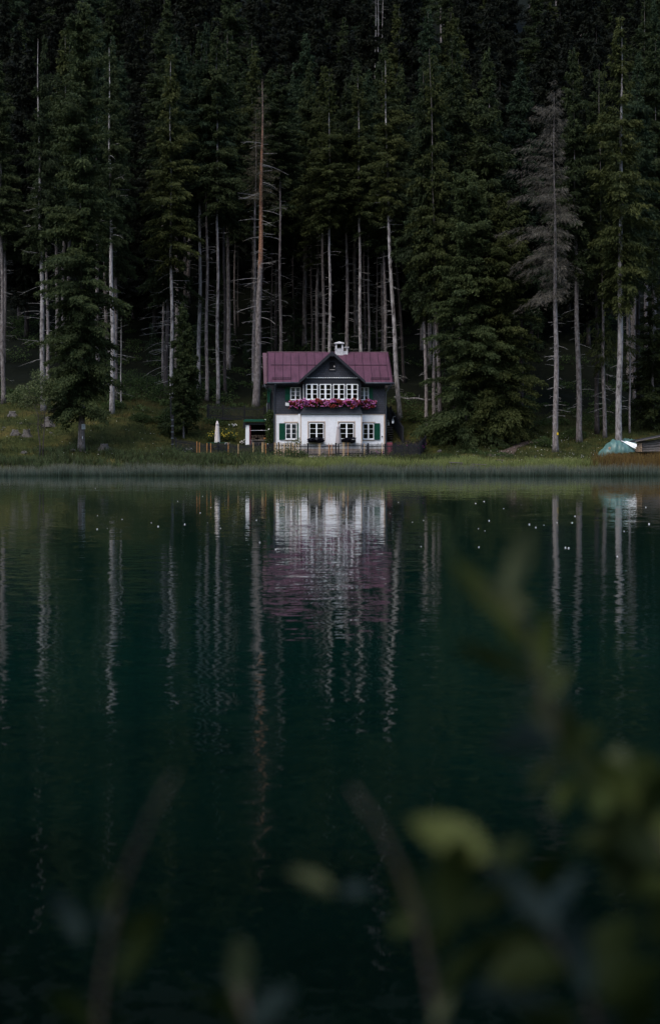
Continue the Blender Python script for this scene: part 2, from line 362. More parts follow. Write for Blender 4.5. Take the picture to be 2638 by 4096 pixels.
tag(w.build('lake_water', M['water']), kind='structure')
# dirt path from the shore into the trees
pp = [(1150,1077),(1168,1062),(1185,1048),(1215,1036),(1262,1027)]; V = []; Fp = []
cen = [RF(*p) for p in pp]; PY = [c.y for c in cen]; PX_ = [c.x for c in cen]
for i, c in enumerate(cen):
    for k in range(7):
        x = c.x + (k-3)*(.34 + .05*math.sin(i*2.1)); y = c.y + .25*math.sin(k*1.7+i); V.append((x, y, gz(x, y)+.03))
for i in range(len(cen)-1):
    for k in range(6): Fp.append((i*7+k, i*7+k+1, (i+1)*7+k+1, (i+1)*7+k))
m = MB(); m.add(V, Fp); tag(m.build('path', M['path'], smooth=True), kind='structure')

# ------------------------------------------------------------------ blades (stuff)
def vnoise(X, Y, s): return .5 + .5*np.sin(X*s+2*np.sin(Y*s*.7))*np.cos(Y*s*1.1+1.5*np.sin(X*s*.6))
def blades(name, P, h, wd, mat, label, cat='grass', lean=.25):
    n = len(P); ang = rng.uniform(0, 2*PI, n); sx, sy = np.cos(ang)*wd/2, np.sin(ang)*wd/2
    lx, ly = rng.normal(0, lean, n)*h, rng.normal(0, lean, n)*h
    a = P + np.stack([-sx, -sy, np.zeros(n)-.03], -1); b_ = P + np.stack([sx, sy, np.zeros(n)-.03], -1)
    c = P + np.stack([sx*.8+lx*.35, sy*.8+ly*.35, h*.55], -1); d = P + np.stack([-sx*.8+lx*.35, -sy*.8+ly*.35, h*.55], -1)
    t1 = P + np.stack([lx+sx*.25, ly+sy*.25, h], -1); t2 = P + np.stack([lx-sx*.25, ly-sy*.25, h], -1)
    V = np.stack([a, b_, c, d, t1, t2], 1).reshape(-1, 3); k = np.arange(n)*6
    F = np.concatenate([np.stack([k, k+1, k+2, k+3], -1), np.stack([k+3, k+2, k+4, k+5], -1)])
    me = np_mesh(name, V, F, mat, np.repeat(rng.uniform(0, 1, n), 6))
    u = me.attributes.new('up', 'FLOAT', 'POINT'); u.data.foreach_set('value', np.tile(np.array([0,0,.55,.55,1,1], np.float32), n))
    return tag(link(name, me), label, cat, kind='stuff')
def scatter(n, x0, x1, y0, y1, fn=None):
    X = rng.uniform(x0, x1, n); Y = rng.uniform(y0, y1, n)
    keep = ~((np.abs(X) < 5.9) & (Y > 158.4) & (Y < 170)) & ~((X < -5.8) & (X > -8.2) & (Y > 160.5) & (Y < 164.6))
    keep &= ~((np.abs(X-np.interp(Y, PY, PX_)) < .95) & (Y > PY[0]-.5) & (Y < PY[-1]))
    if fn is not None: keep &= fn(X, Y)
    X, Y = X[keep], Y[keep]
    return np.stack([X, Y, ground(X, Y)], -1)

n = 62000; X = rng.uniform(-37, 37, n); Y = rng.uniform(145.1, 147.3, n) + .35*np.sin(X*.3) + .25*np.sin(X*1.1); rv = .5*vnoise(X, Y*1.5, 1.7)+.5*vnoise(X+9, Y*1.2, 4.3); kp = rng.uniform(0, 1, n) < .12+.9*rv; X, Y, rv = X[kp], Y[kp], rv[kp]; n = len(X)
P = np.stack([X, Y, np.maximum(ground(X, Y), -.35)], -1); h = rng.uniform(.55, 1.18, n)*(.72+.38*rv+.06*np.sin(X*.8)) - np.minimum(P[:,2], 0)
blades('reeds', P, h, rng.uniform(.016, .032, n), M['reed'], 'blue green reeds standing in the shallows along the far shore', 'reeds', .06)
P = scatter(90000, -38, 38, 148, 172, lambda X, Y: rng.uniform(0, 1, len(X)) < .35+.65*vnoise(X, Y, .9))
blades('meadow_grass', P, rng.uniform(.08, .38, len(P))*(.5+vnoise(P[:,0], P[:,1], 1.3)), rng.uniform(.015, .045, len(P)), M['grass'], 'rough dark green meadow grass on the far bank', 'grass', .35)
P = scatter(28000, -8.5, 24, 147.3, 151.4, lambda X, Y: (vnoise(X, Y*2, .45)+rng.uniform(-.3,.3,len(X)) > .30) & (rng.uniform(0,1,len(X)) < sstep(-8.5, -2.5, X)*(1-sstep(19, 24, X))))
blades('light_sedge', P, rng.uniform(.3, .62, len(P)), rng.uniform(.014, .03, len(P)), M['sedge'], 'light green sedge growing behind the reeds before the fence', 'grass', .22)
P = scatter(16000, 22.0, 33, 147.3, 151.3, lambda X, Y: rng.uniform(0,1,len(X)) < sstep(21.5, 24.5, X)*(.4+.6*vnoise(X,Y,.8)))
blades('brown_sedge', P, rng.uniform(.55, 1.1, len(P)), rng.uniform(.014, .03, len(P)), M['sedgebrown'], 'rusty brown sedge on the bank before the log shed', 'grass', .18)
P = scatter(26000, -37, -3, 147.3, 153.5, lambda X, Y: (vnoise(X, Y, .65)+rng.uniform(-.25,.25,len(X)) > .45))
blades('tall_weeds', P, rng.uniform(.3, .85, len(P))*(.4+.8*vnoise(P[:,0]+3, P[:,1], .55)), rng.uniform(.03, .07, len(P)), M['weed'], 'clumps of tall green weeds on the bank left of the house', 'weeds', .3)

# ------------------------------------------------------------------ foliage builders
def sprays(p, d, ln, wd, r=None):
    """rhombic spray per row: base p, direction d"""
    n = len(p); d = d/np.linalg.norm(d, axis=1, keepdims=True)
    q = rng.normal(0, 1, (n, 3)); s = np.cross(d, q); s /= np.linalg.norm(s, axis=1, keepdims=True)+1e-9
    a = p; b_ = p + d*(ln*.42)[:,None] + s*(wd/2)[:,None]; c = p + d*ln[:,None]; e = p + d*(ln*.42)[:,None] - s*(wd/2)[:,None]
    k = np.arange(n)*4
    return np.stack([a, b_, c, e], 1).reshape(-1,3), np.stack([k, k+1, k+2, k+3], -1)
def spruce_crown(name, H, R, mat, dens=14, per_m=112., fine=1., shape=.8, low=.35, skew=None, wide=.38, gaps=.33):
    NB = int(H*dens); t = np.sort(rng.uniform(0, 1, NB)**1.05); az = rng.uniform(0, 2*PI, NB)
    prof = (1-t)**shape*(low+(1-low)*np.minimum(1, t/.18)) + .03
    q = rng.uniform(0, 6.28, 5); hz = t*H
    lump = 1 + .20*np.sin(az+q[0]+hz*.55) + .16*np.sin(2*az+q[1]-hz*.9) + .16*np.sin(hz*1.9+q[2]) + .12*np.sin(3*az+hz*2.7+q[3])
    L = R*prof*rng.uniform(.5, 1.12, NB)*np.maximum(.3, lump)
    L *= np.where(rng.uniform(0, 1, NB) < gaps, rng.uniform(.2, .55, NB), 1)
    if skew is not None: L *= 1 + skew*np.cos(az-PI)
    cnt = np.maximum(4, (L*per_m).astype(int)); br = np.repeat(np.arange(NB), cnt); n = len(br)
    s = rng.uniform(.02, 1, n)**.8; Lb, tb, ab = L[br], t[br], az[br]
    lat = rng.uniform(-1, 1, n)*Lb*.30*(1.05-s*.75)
    a = (.02+.55*tb) + rng.normal(0, .08, NB)[br]; b_ = .38-.2*tb
    z = tb*H + Lb*(a*s - b_*s*s) - np.abs(lat)*.25 - rng.exponential(.13, n) + rng.normal(0, .05, n)
    ca, sa = np.cos(ab), np.sin(ab)
    p = np.stack([ca*Lb*s - sa*lat, sa*Lb*s + ca*lat, z], -1)
    sg = np.sign(lat)*.6
    d = np.stack([ca*.75 - sa*sg, sa*.75 + ca*sg, -rng.uniform(.15, 1.5, n)], -1) + rng.normal(0, .2, (n,3))
    ln = rng.uniform(.13, .38, n)*fine; V, F = sprays(p, d, ln, ln*rng.uniform(.6, 1.2, n)*wide)
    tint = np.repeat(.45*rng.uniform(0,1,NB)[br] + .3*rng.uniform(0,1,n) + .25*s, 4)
    return np_mesh(name, V, F, mat, tint)
def leaf_blob(name, cs, rs, n, size, mat, aspect=.55):
    """leaves filling a set of ellipsoids, denser towards the outside"""
    k = rng.integers(0, len(cs), n); q = rng.normal(0, 1, (n,3)); q /= np.linalg.norm(q, axis=1, keepdims=True)
    p = np.array(cs)[k] + q*np.array(rs)[k]*(rng.uniform(.25, 1.08, n)[:,None]**.6)
    ln = size*rng.uniform(.6, 1.4, n); V, F = sprays(p, q*.6+rng.normal(0, .7, (n,3)), ln, ln*aspect)
    return np_mesh(name, V, F, mat, np.repeat(rng.uniform(0, 1, n), 4))
def dead_twigs(mb, axis, z0, z1, n, length, rad=.02, droop=.25, amin=0, amax=2*PI, curl=.35):
    mb.tube([axis(z0+(z1-z0)*i/12) for i in range(13)], .012, 4)
    """thin bare branches between heights z0 and z1; axis(z) gives trunk centre"""
    for i in range(n):
        z = random.uniform(z0, z1); a = random.uniform(amin, amax); L = length*random.choice((.25,.4,.6,.8,1,1.1))*random.uniform(.7,1.1)
        c = axis(z); d = Vector((math.cos(a), math.sin(a), 0)); pts = []; up = random.uniform(-.2, .3); cu = random.uniform(-.1, curl); sd = Vector((-d.y, d.x, 0))*random.uniform(-.25,.25)
        for k in range(5):
            s = k/4; pts.append(c + d*L*s + sd*L*s*s + Vector((0,0, L*(up*s - droop*s*s + cu*s**4*.5))))
        mb.tube(pts, [rad, rad*.8, rad*.62, rad*.45, rad*.25], 4)
        if L > length*.5:
            for _ in range(random.randint(1, 3)):
                k = random.randint(1, 3); q = pts[k]; dd = (d*random.uniform(.3,.9) + Vector((-d.y, d.x, 0))*random.uniform(-.8,.8) + Vector((0,0,random.uniform(-.5,.3))))*L*.35
                mb.tube([q, q+dd*.6+Vector((0,0,-.03)), q+dd], [rad*.5, rad*.4, rad*.2], 3)

def axis_fn(pts):
    zs_ = [p.z for p in pts]; x_ = [p.x for p in pts]; y_ = [p.y for p in pts]
    return lambda z: Vector((np.interp(z, zs_, x_), np.interp(z, zs_, y_), z))
def trunk_mesh(name, ax, H, r0, mats, n=9, pow_=.75, orange=None, crown_z=None):
    mb = MB(); K = 26; pts = []; rad = []; ph = random.uniform(0, 6)
    for i in range(K+1):
        u = i/K; z = H*u*u*.35 + H*u*.65; p = ax(z) + Vector((.05*math.sin(z*.5+ph), .05*math.cos(z*.43+ph), 0))*min(1, z/3)
        r = r0*((1-z/H)**pow_*.93+.02) * (1 if crown_z is None or z < crown_z else max(.45, 1-.06*(z-crown_z))) * (1 + .38*math.exp(-z/.45)); pts.append(p - Vector((0,0,.4)) if i == 0 else p); rad.append(r)
    mb.tube(pts, rad, n)
    if orange:
        for j in range(len(mb.f)):
            zz = sum(mb.v[q][2] for q in mb.f[j])/len(mb.f[j])
            if orange[0] < zz < orange[1]: mb.m[j] = 1
    return mb.mesh(name, mats, True)

# shared crown meshes (20 m tall, 3 m radius)
CR = {}
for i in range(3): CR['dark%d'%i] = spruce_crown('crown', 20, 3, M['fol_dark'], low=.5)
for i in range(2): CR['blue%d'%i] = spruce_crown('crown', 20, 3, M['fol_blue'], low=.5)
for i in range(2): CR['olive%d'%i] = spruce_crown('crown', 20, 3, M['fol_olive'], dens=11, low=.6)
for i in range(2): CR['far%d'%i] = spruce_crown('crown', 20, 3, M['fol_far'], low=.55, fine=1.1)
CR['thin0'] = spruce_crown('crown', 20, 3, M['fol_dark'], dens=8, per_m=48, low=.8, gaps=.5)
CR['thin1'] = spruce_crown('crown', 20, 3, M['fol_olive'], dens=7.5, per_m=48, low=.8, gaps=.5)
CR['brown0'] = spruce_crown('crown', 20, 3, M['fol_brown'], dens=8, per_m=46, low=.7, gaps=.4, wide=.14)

def tree(label, pts, w, top=0, crown=None, cb=None, R=2.6, Y=None, bk='bark', twigs=(24, 1.0), group=None, name='spruce_tree', tw=None, crown_mesh=None, orange=None, cat='tree', H=None, rad=.02, crown_top=None):
    """pts: (x, y) in whole-view pixels from the foot upward; w trunk width there; cb: pixel row of the lowest foliage; top: pixel row of the tip"""
    if Y is None: base = RF(*pts[0])
    else:
        x = (pts[0][0]*FULL-XC)/FPX*Y; base = Vector((x, Y, gz(x, Y)))
    Y = base.y; ax3 = [WF(px, py, Y) - base for px, py in pts]; ax3[0] = Vector((0,0,0))
    if H is None: H = WF(pts[0][0], top, Y).z - base.z
    a, b_ = ax3[-2], ax3[-1]; dz = max(.1, b_.z-a.z); dx = (b_.x-a.x)/dz
    if b_.z < H: ax3.append(Vector((b_.x + dx*(H-b_.z)*.6, 0, H)))
    if len(ax3) > 2: ax3 = [ax3[0]] + [p for p in ax3[1:] if p.z > .2]
    ax = axis_fn(ax3); r0 = w*FULL/FPX*Y/2
    t = thing(name, label, cat, base, 0, group)
    oz = None; mats = [pine_bark(*(WF(0, y, Y).z - base.z for y in orange)) if orange else M[bk]]
    link('trunk', trunk_mesh('trunk', ax, H, r0, mats, orange=oz, crown_z=(WF(0, cb, Y).z-base.z+2 if cb and not orange and bk != 'bark_pale' else None)), t)
    if crown or crown_mesh:
        zc = WF(0, cb, Y).z - base.z; zt = H + .4
        c = link('crown', crown_mesh if crown_mesh else CR[crown], t); pc = ax((zc+zt)/2); pb = ax(zc); pt = ax(zt)
        c.location = pb
        if not crown_mesh:
            c.scale = (R/3, R/3, (zt-zc)/20); c.rotation_euler = (0, math.atan2(pt.x-pb.x, zt-zc), random.uniform(0, 6.28))
    if twigs and twigs[0]:
        y0 = tw[0] if tw else pts[0][1]-40; y1 = tw[1] if tw else ((cb or top) - 60)
        mb = MB(); dead_twigs(mb, ax, max(1.2, WF(0, y0, Y).z-base.z), min(H*.97, WF(0, y1, Y).z-base.z), twigs[0], twigs[1], rad)
        mb.build('dead_branches', M['twig'], t)
    return t
def pine_bark(z0, z1):
    m = bark('orange_pine_bark', (.085,.072,.068), (.19,.165,.155), (.30,.27,.26)); nt = m.node_tree; b = nt.nodes['Principled BSDF']; old = b.inputs['Base Color'].links[0].from_socket
    co = objco(nt); n = noise(nt, 1.4, co, 5, .7); n2 = noise(nt, 7, co, 4); s_ = N(nt, 'ShaderNodeSeparateXYZ'); nt.links.new(co, s_.inputs[0])
    a = N(nt, 'ShaderNodeMath', operation='MULTIPLY_ADD'); nt.links.new(n.outputs[0], a.inputs[0]); a.inputs[1].default_value = 7; nt.links.new(s_.outputs[2], a.inputs[2])
    up = N(nt, 'ShaderNodeMapRange'); up.inputs[1].default_value = z0+3; up.inputs[2].default_value = z0+4.4; nt.links.new(a.outputs[0], up.inputs[0])
    dn = N(nt, 'ShaderNodeMapRange'); dn.inputs[1].default_value = z1+3; dn.inputs[2].default_value = z1+8; dn.inputs[3].default_value = 1; dn.inputs[4].default_value = .25; nt.links.new(a.outputs[0], dn.inputs[0])
    f = N(nt, 'ShaderNodeMath', operation='MULTIPLY'); nt.links.new(up.outputs[0], f.inputs[0]); nt.links.new(dn.outputs[0], f.inputs[1])
    mx = N(nt, 'ShaderNodeMixRGB'); nt.links.new(f.outputs[0], mx.inputs[0]); nt.links.new(old, mx.inputs[1]); nt.links.new(ramp(nt, [(.3,(.12,.065,.045)),(.5,(.22,.115,.072)),(.7,(.32,.19,.13))], n2.outputs[0]), mx.inputs[2]); nt.links.new(mx.outputs[0], b.inputs['Base Color'])
    return m

# left of the house --------------------------------------------------
G1 = 'tall spruces along the left bank'
tree('reddish bare spruce trunk at the far left edge of the bank', [(9,940),(3,540)], 12, 150, 'dark0', 545, 2.8, bk='bark', twigs=(34,1.6), group=G1)
tree('pale patchy spruce trunk between the rowan sapling and the signed spruce', [(102,958),(94,450),(91,300)], 13, 90, 'dark2', 600, 2.3, bk='bark_pale', twigs=(60,2.2), group=G1, tw=(930,420))
tree('slim dark spruce trunk just behind the pale patchy trunk at far left', [(113,930),(108,500)], 9, 200, 'dark1', 520, 2.6, bk='bark', twigs=(20,1.2), group=G1)
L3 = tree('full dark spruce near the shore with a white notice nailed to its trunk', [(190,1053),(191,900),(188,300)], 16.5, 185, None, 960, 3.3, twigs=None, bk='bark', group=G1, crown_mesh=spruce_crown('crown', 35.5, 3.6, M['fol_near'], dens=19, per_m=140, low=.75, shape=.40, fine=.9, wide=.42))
tree('white flecked spruce trunk right of the signed spruce', [(262,965),(263,800),(256,300)], 12.5, 110, 'dark0', 560, 2.3, bk='bark_pale', twigs=(50,2.4), group=G1, tw=(930,330))
tree('grey spruce trunk hiding half behind the white flecked trunk', [(272,935),(268,500)], 10, 140, 'dark2', 640, 2.6, bk='bark', twigs=(24,2.0), group=G1)
tree('thin bare pole of a dead sapling right of the white flecked trunk', [(283,940),(282,760)], 3.2, 740, twigs=(14,.6), bk='bark_pale', name='dead_sapling', tw=(920,770), rad=.01)
tree('pale spruce trunk rising behind the young garden spruce', [(401,950),(401,800),(398,300)], 9.5, 130, 'olive0', 620, 3.4, bk='bark_pale', twigs=(30,2.2), group=G1, tw=(900,560))
tree('thick dark spruce trunk with drooping dead boughs left of the garden', [(387,921),(391,700),(390,500)], 11, 150, 'dark1', 700, 3.2, bk='bark_dark', twigs=(60,3.2), group=G1, tw=(900,640))
tree('slender grey spruce trunk topping out pale above the left crowns', [(381,890),(380,500),(378,215)], 6.5, 60, 'dark0', 360, 2.8, bk='bark', twigs=(12,1), group=G1)
tree('freckled spruce trunk first of the three behind the rear garden fence', [(464,925),(466,700),(468,430)], 10, 80, 'dark2', 470, 2.9, bk='bark_pale', twigs=(46,1.6), group=G1)
tree('bluish grey spruce trunk second of those behind the rear garden fence', [(483,936),(483,415)], 9, 60, 'blue0', 430, 2.8, bk='bark', twigs=(40,1.5), group=G1)
tree('straight pale spruce trunk above the left closed parasol', [(509,945),(508,700),(507,480)], 9, 70, 'dark0', 500, 2.9, bk='bark_pale', twigs=(40,1.4), group=G1)
tree('dim brown spruce trunk between the parasol and the orange pine', [(526,925),(523,560)], 8.5, 110, 'dark1', 520, 2.8, bk='bark_dark', twigs=(34,1.5), group=G1)
tree('far thin spruce trunk left of the orange pine, nearer the parasol', [(548,830),(548,560)], 5, 220, 'dark2', 560, 2.4, Y=196, bk='bark', twigs=(20,1.0), group=G1)
tree('far thin spruce trunk close left of the orange pine', [(556,830),(555,560)], 3.5, 250, 'blue1', 560, 2.2, Y=199, bk='bark', twigs=(20,1.0), group=G1)
tree('tall leaning pine with orange upper bark and bare curling boughs beside the house', [(597,950),(603,800),(607,620),(611,400),(612,260)], 18, 190, 'brown0', 470, 2.7, twigs=(95,2.5), name='pine_tree', tw=(880,330), orange=(622,330), rad=.03)
tree('grey spruce trunk standing against the orange pine on its left', [(592,905),(594,700),(596,500)], 9.5, 250, 'brown0', 470, 2.0, bk='bark', twigs=(50,1.7), group=G1)

# behind the house ---------------------------------------------------
G2 = 'spruces behind the house'
for lab, pts, wd, Yb, cb, cr, bk in (
    ('thin dark trunk low behind the roof, next right of the orange pine', [(635,880),(634,600)], 4.5, 189, 560, 'dark0', 'bark_dark'),
    ('slim freckled grey spruce trunk above the left half of the roof', [(655,880),(653,430)], 9, 178, 420, 'dark2', 'bark'),
    ('thin dark spruce trunk above the roof right of the freckled grey one', [(685,880),(684,500)], 4.8, 196, 545, 'blue0', 'bark_dark'),
    ('faint thin trunk deep in the shade left of the reddish trunk', [(715,880),(714,500)], 3.8, 203, 540, 'dark1', 'bark_dark'),
    ('reddish thin spruce trunk above the left slope of the gable', [(728,880),(726,500)], 5.6, 190, 540, 'dark0', 'bark_dark'),
    ('grey spruce trunk left neighbour of the brightest trunk behind the ridge', [(756,880),(753,520)], 9.3, 181, 535, 'olive0', 'bark'),
    ('brightest pale spruce trunk rising right over the gable point', [(770,880),(769,520)], 8.8, 177, 525, 'olive1', 'bark_pale'),
    ('brownish spruce trunk rising just right of the chimney', [(811,880),(809,540)], 10, 180, 525, 'dark2', 'bark'),
    ('pale spruce trunk second right of the chimney', [(843,880),(838,520)], 9.6, 178, 520, 'olive1', 'bark_pale'),
    ('dusky trunk squeezed behind the pale one second right of the chimney', [(852,880),(849,560)], 6.5, 190, 540, 'dark1', 'bark_dark'),
    ('slim grey spruce trunk third right of the chimney', [(861,880),(860,570)], 6.2, 183, 535, 'blue1', 'bark'),
    ('very thin trunk above the right part of the roof', [(880,880),(879,600)], 4.2, 192, 560, 'dark0', 'bark'),
    ('grey trunk with short bare stubs left of the leaning spruce', [(902,880),(896,600)], 9, 179, 580, 'dark2', 'bark')):
    tree(lab, pts, wd, random.uniform(120, 190), cr, cb, random.uniform(2.6, 3.3), Yb, bk, twigs=(50,1.3), group=G2)
tree('leaning pale spruce at the right wall of the house with bare stubs', [(933,980),(924,850),(914,680),(907,510)], 12.5, 140, 'olive0', 500, 2.8, bk='bark_pale', twigs=(60,1.5), group=G2)
tree('dim spruce trunk behind the leaning spruce', [(943,895),(935,760),(926,620)], 8, 160, 'dark0', 600, 2.8, bk='bark_dark', twigs=(30,1.2), group=G2)
tree('slim grey spruce trunk right of the outdoor stairs', [(995,1000),(992,850),(991,740)], 9, 130, 'dark1', 735, 3.0, bk='bark', twigs=(24,1.0), group=G2)
tree('grey spruce trunk tucked behind the thick one beside the broad spruce', [(1013,985),(1012,800)], 9.5, 150, 'blue1', 720, 2.8, bk='bark', twigs=(16,1.0), group=G2)
tree('thick spruce trunk standing against the broad low spruce', [(1027,1012),(1023,860),(1018,740)], 12.5, 110, 'olive1', 720, 3.0, bk='bark', twigs=(20,1.0), group=G2)

# right of the house -------------------------------------------------
G3 = 'spruces on the right bank'
tree('broad low spruce with boughs to the ground right of the house', [(1090,1035),(1090,800)], 13, 400, None, 1040, twigs=None, group=G3, crown_mesh=spruce_crown('crown', 25.5, 4.4, M['fol_near'], dens=20, per_m=130, low=.85, shape=.42, fine=.95, wide=.42))
tree('broad olive spruce at the mouth of the path, boughs hanging over it', [(1172,1030),(1172,800)], 13, 470, None, 1005, twigs=None, group=G3, crown_mesh=spruce_crown('crown', 22.0, 4.4, M['fol_olive'], dens=19, per_m=130, low=.75, shape=.45, fine=.95, wide=.42))
tree('tall spruce rising behind the two broad low spruces', [(1135,1000),(1137,700)], 11, 120, 'dark2', 760, 3.9, Y=170, bk='bark_dark', twigs=None, group=G3)
tree('tall spruce between the broad spruces and the dying grey spruce', [(1215,990),(1216,700)], 11, 150, 'blue1', 720, 3.9, Y=173, bk='bark_dark', twigs=None, group=G3)
tree('tall dark spruce rising behind the thick trunk beside the broad spruce', [(1060,980),(1058,700)], 10, 90, 'dark1', 640, 3.7, Y=171, bk='bark_dark', twigs=None, group=G3)
R2 = tree('dying grey spruce with a bare pale trunk and lichen hung boughs', [(1296,1055),(1297,800),(1292,300)], 14.5, 215, None, 690, bk='bark', twigs=(60,1.1), group=G3, tw=(1000,690), crown_mesh=spruce_crown('crown', 19.5, 4.0, M['fol_dead'], dens=13, per_m=60, low=.45, shape=.62, skew=.38, wide=.085, fine=1.35, gaps=.4))
tree('brown spruce trunk right of the dying grey spruce', [(1351,1033),(1349,850),(1344,650)], 14.5, 120, 'dark2', 640, 3.2, bk='bark', twigs=(44,1.5), group=G3)
tree('dark shaded spruce trunk between the brown and the slim trunks on the right', [(1393,1012),(1392,700)], 12, 170, 'dark1', 600, 3.0, bk='bark_dark', twigs=(14,1.2), group=G3)
tree('slim brown spruce trunk left of the bright one by the tarpaulin', [(1411,1022),(1405,700),(1400,430)], 10, 150, 'thin1', 860, 3.0, bk='bark', twigs=(30,1.6), group=G3)
tree('bright rough spruce trunk rising behind the green tarpaulin', [(1443,1040),(1446,800),(1450,200)], 16.5, 40, 'olive0', 720, 3.9, Y=160.5, bk='bark_pale', twigs=(26,.8), group=G3, tw=(1000,720))
tree('thin spruce pole right of the bright trunk', [(1469,1010),(1468,700)], 5, 300, 'dark0', 700, 2.4, bk='bark', twigs=(20,1.2), group=G3)
tree('dim thick spruce trunk behind the log shed', [(1489,985),(1488,700)], 13, 130, 'blue0', 640, 3.2, bk='bark_dark', twigs=(40,1.5), group=G3)
tree('bushy olive spruce at the right edge behind the log shed', [(1523,1000),(1523,800)], 9, 560, 'olive1', 985, 3.2, twigs=None, group=G3)
tree('young spruce with a bare stem standing in the garden left of the parasol', [(428,1022),(426,870)], 5.2, 725, None, 985, name='young_spruce', bk='bark', twigs=None, crown_mesh=spruce_crown('crown', 11.0, 1.95, M['fol_near'], dens=26, per_m=150, low=.85, fine=.75, shape=.65, wide=.45, gaps=.15))

# hillside forest behind: copies of a few trees ------------------------
LB = 'dark spruce of the dense forest climbing the hillside behind'; GB = 'spruces of the hillside forest'
protos = []
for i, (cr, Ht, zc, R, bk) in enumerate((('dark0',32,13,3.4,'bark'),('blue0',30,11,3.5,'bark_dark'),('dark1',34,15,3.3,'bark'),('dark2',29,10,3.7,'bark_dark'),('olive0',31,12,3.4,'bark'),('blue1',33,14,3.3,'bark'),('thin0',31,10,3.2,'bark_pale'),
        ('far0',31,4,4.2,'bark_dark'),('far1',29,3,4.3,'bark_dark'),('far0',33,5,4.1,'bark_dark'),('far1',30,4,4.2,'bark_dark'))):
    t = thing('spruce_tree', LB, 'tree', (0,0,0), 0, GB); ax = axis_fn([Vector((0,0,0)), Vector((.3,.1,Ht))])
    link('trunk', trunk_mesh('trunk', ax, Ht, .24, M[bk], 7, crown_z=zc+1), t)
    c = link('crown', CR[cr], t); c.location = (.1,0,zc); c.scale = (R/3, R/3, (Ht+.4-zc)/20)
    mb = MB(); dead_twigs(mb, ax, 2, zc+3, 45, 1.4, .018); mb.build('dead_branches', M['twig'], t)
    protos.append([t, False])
rows = [178, 183.5, 189, 195, 202, 210, 219, 228, 238, 249, 261, 274, 288, 301, 318]; nb = 0
for ri, yr in enumerate(rows):
    half = .187*yr + 3; sp = 6.0 if ri < 5 else 5.2 + .10*ri; x = -half + random.uniform(0, sp)
    while x < half:
        X = x + random.uniform(-1.8, 1.8); Yt = yr + random.uniform(-3, 3); x += sp
        if Yt < 186 and -14 < X < 14: continue
        xf = (X/Yt*FPX+XC)/FULL
        low = Yt < 208 and any(a < xf < b for a, b in ((20,88),(268,396),(1236,1345),(1358,1388),(1418,1440)))
        if low and Yt < 187: continue
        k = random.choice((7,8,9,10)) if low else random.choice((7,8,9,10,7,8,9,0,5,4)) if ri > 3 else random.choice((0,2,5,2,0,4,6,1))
        if not protos[k][1]: t = protos[k][0]; protos[k][1] = True
        else: t = copy_tree(protos[k][0])
        t.location = (X, Yt, gz(X, Yt)-.1); s = random.uniform(.82, 1.14); t.scale = (s*random.uniform(.85,1.15),)*2 + (s,); t.rotation_euler = (0, 0, random.uniform(0, 6.28)); nb += 1
for p in protos:
    if not p[1]: p[0].location = (-30, 240, gz(-30,240))
print('hillside trees', nb)
# small spruces in the shade of the forest
yc = spruce_crown('crown', 6, 1.5, M['fol_blue'], dens=13, per_m=60, low=.8, fine=.7)
ytm = trunk_mesh('trunk', axis_fn([Vector((0,0,0)), Vector((0,0,6.2))]), 6.2, .07, M['bark_dark'], 6)
p0 = thing('young_spruce', 'small bluish spruce growing in the shade between the forest trunks', 'tree', (0,0,0), 0, 'young spruces in the forest shade')
link('trunk', ytm, p0); c = link('crown', yc, p0); c.location = (0,0,.4)
for i in range(44):
    t = p0 if i == 0 else copy_tree(p0)
    Yt = random.uniform(183, 214); X = random.uniform(-.19, .19)*Yt; t.location = (X, Yt, gz(X, Yt)-.1); s = random.uniform(.45, 1.15); t.scale = (s*1.1, s*1.1, s); t.rotation_euler = (0,0,random.uniform(0,6))
# pale dead poles far up the slope
p0 = None
for i, (x, y0, y1, wd) in enumerate(((873,130,-20,3),(884,150,-20,3.4),(893,130,-20,2.6),(944,150,-20,4.2),(940,160,60,2.6),(1273,190,60,3.2),(1369,170,50,2.6),(1331,260,120,3))):
    Yt = 240 + 6*i; x_ = (x*FULL-XC)/FPX*Yt; b = Vector((x_, Yt, gz(x_, Yt))); H = WF(x, y1, Yt).z - b.z
    t = thing('dead_tree', ('bare pale dead trunk high on the slope near the upper edge', 'bare pale dead trunk on the upper right slope')[x > 1200], 'tree', b, 0, ('bare trunks high in the middle', 'bare trunks high on the right')[x > 1200])
    ax = axis_fn([Vector((0,0,0)), Vector((random.uniform(-.6,.3),0,H))]); link('trunk', trunk_mesh('trunk', ax, H, wd*FULL/FPX*Yt/2, M['bark_pale'], 6, .3), t)
    mb = MB(); dead_twigs(mb, ax, H*.5, H*.97, 16, .9, .015); mb.build('dead_branches', M['twig'], t)
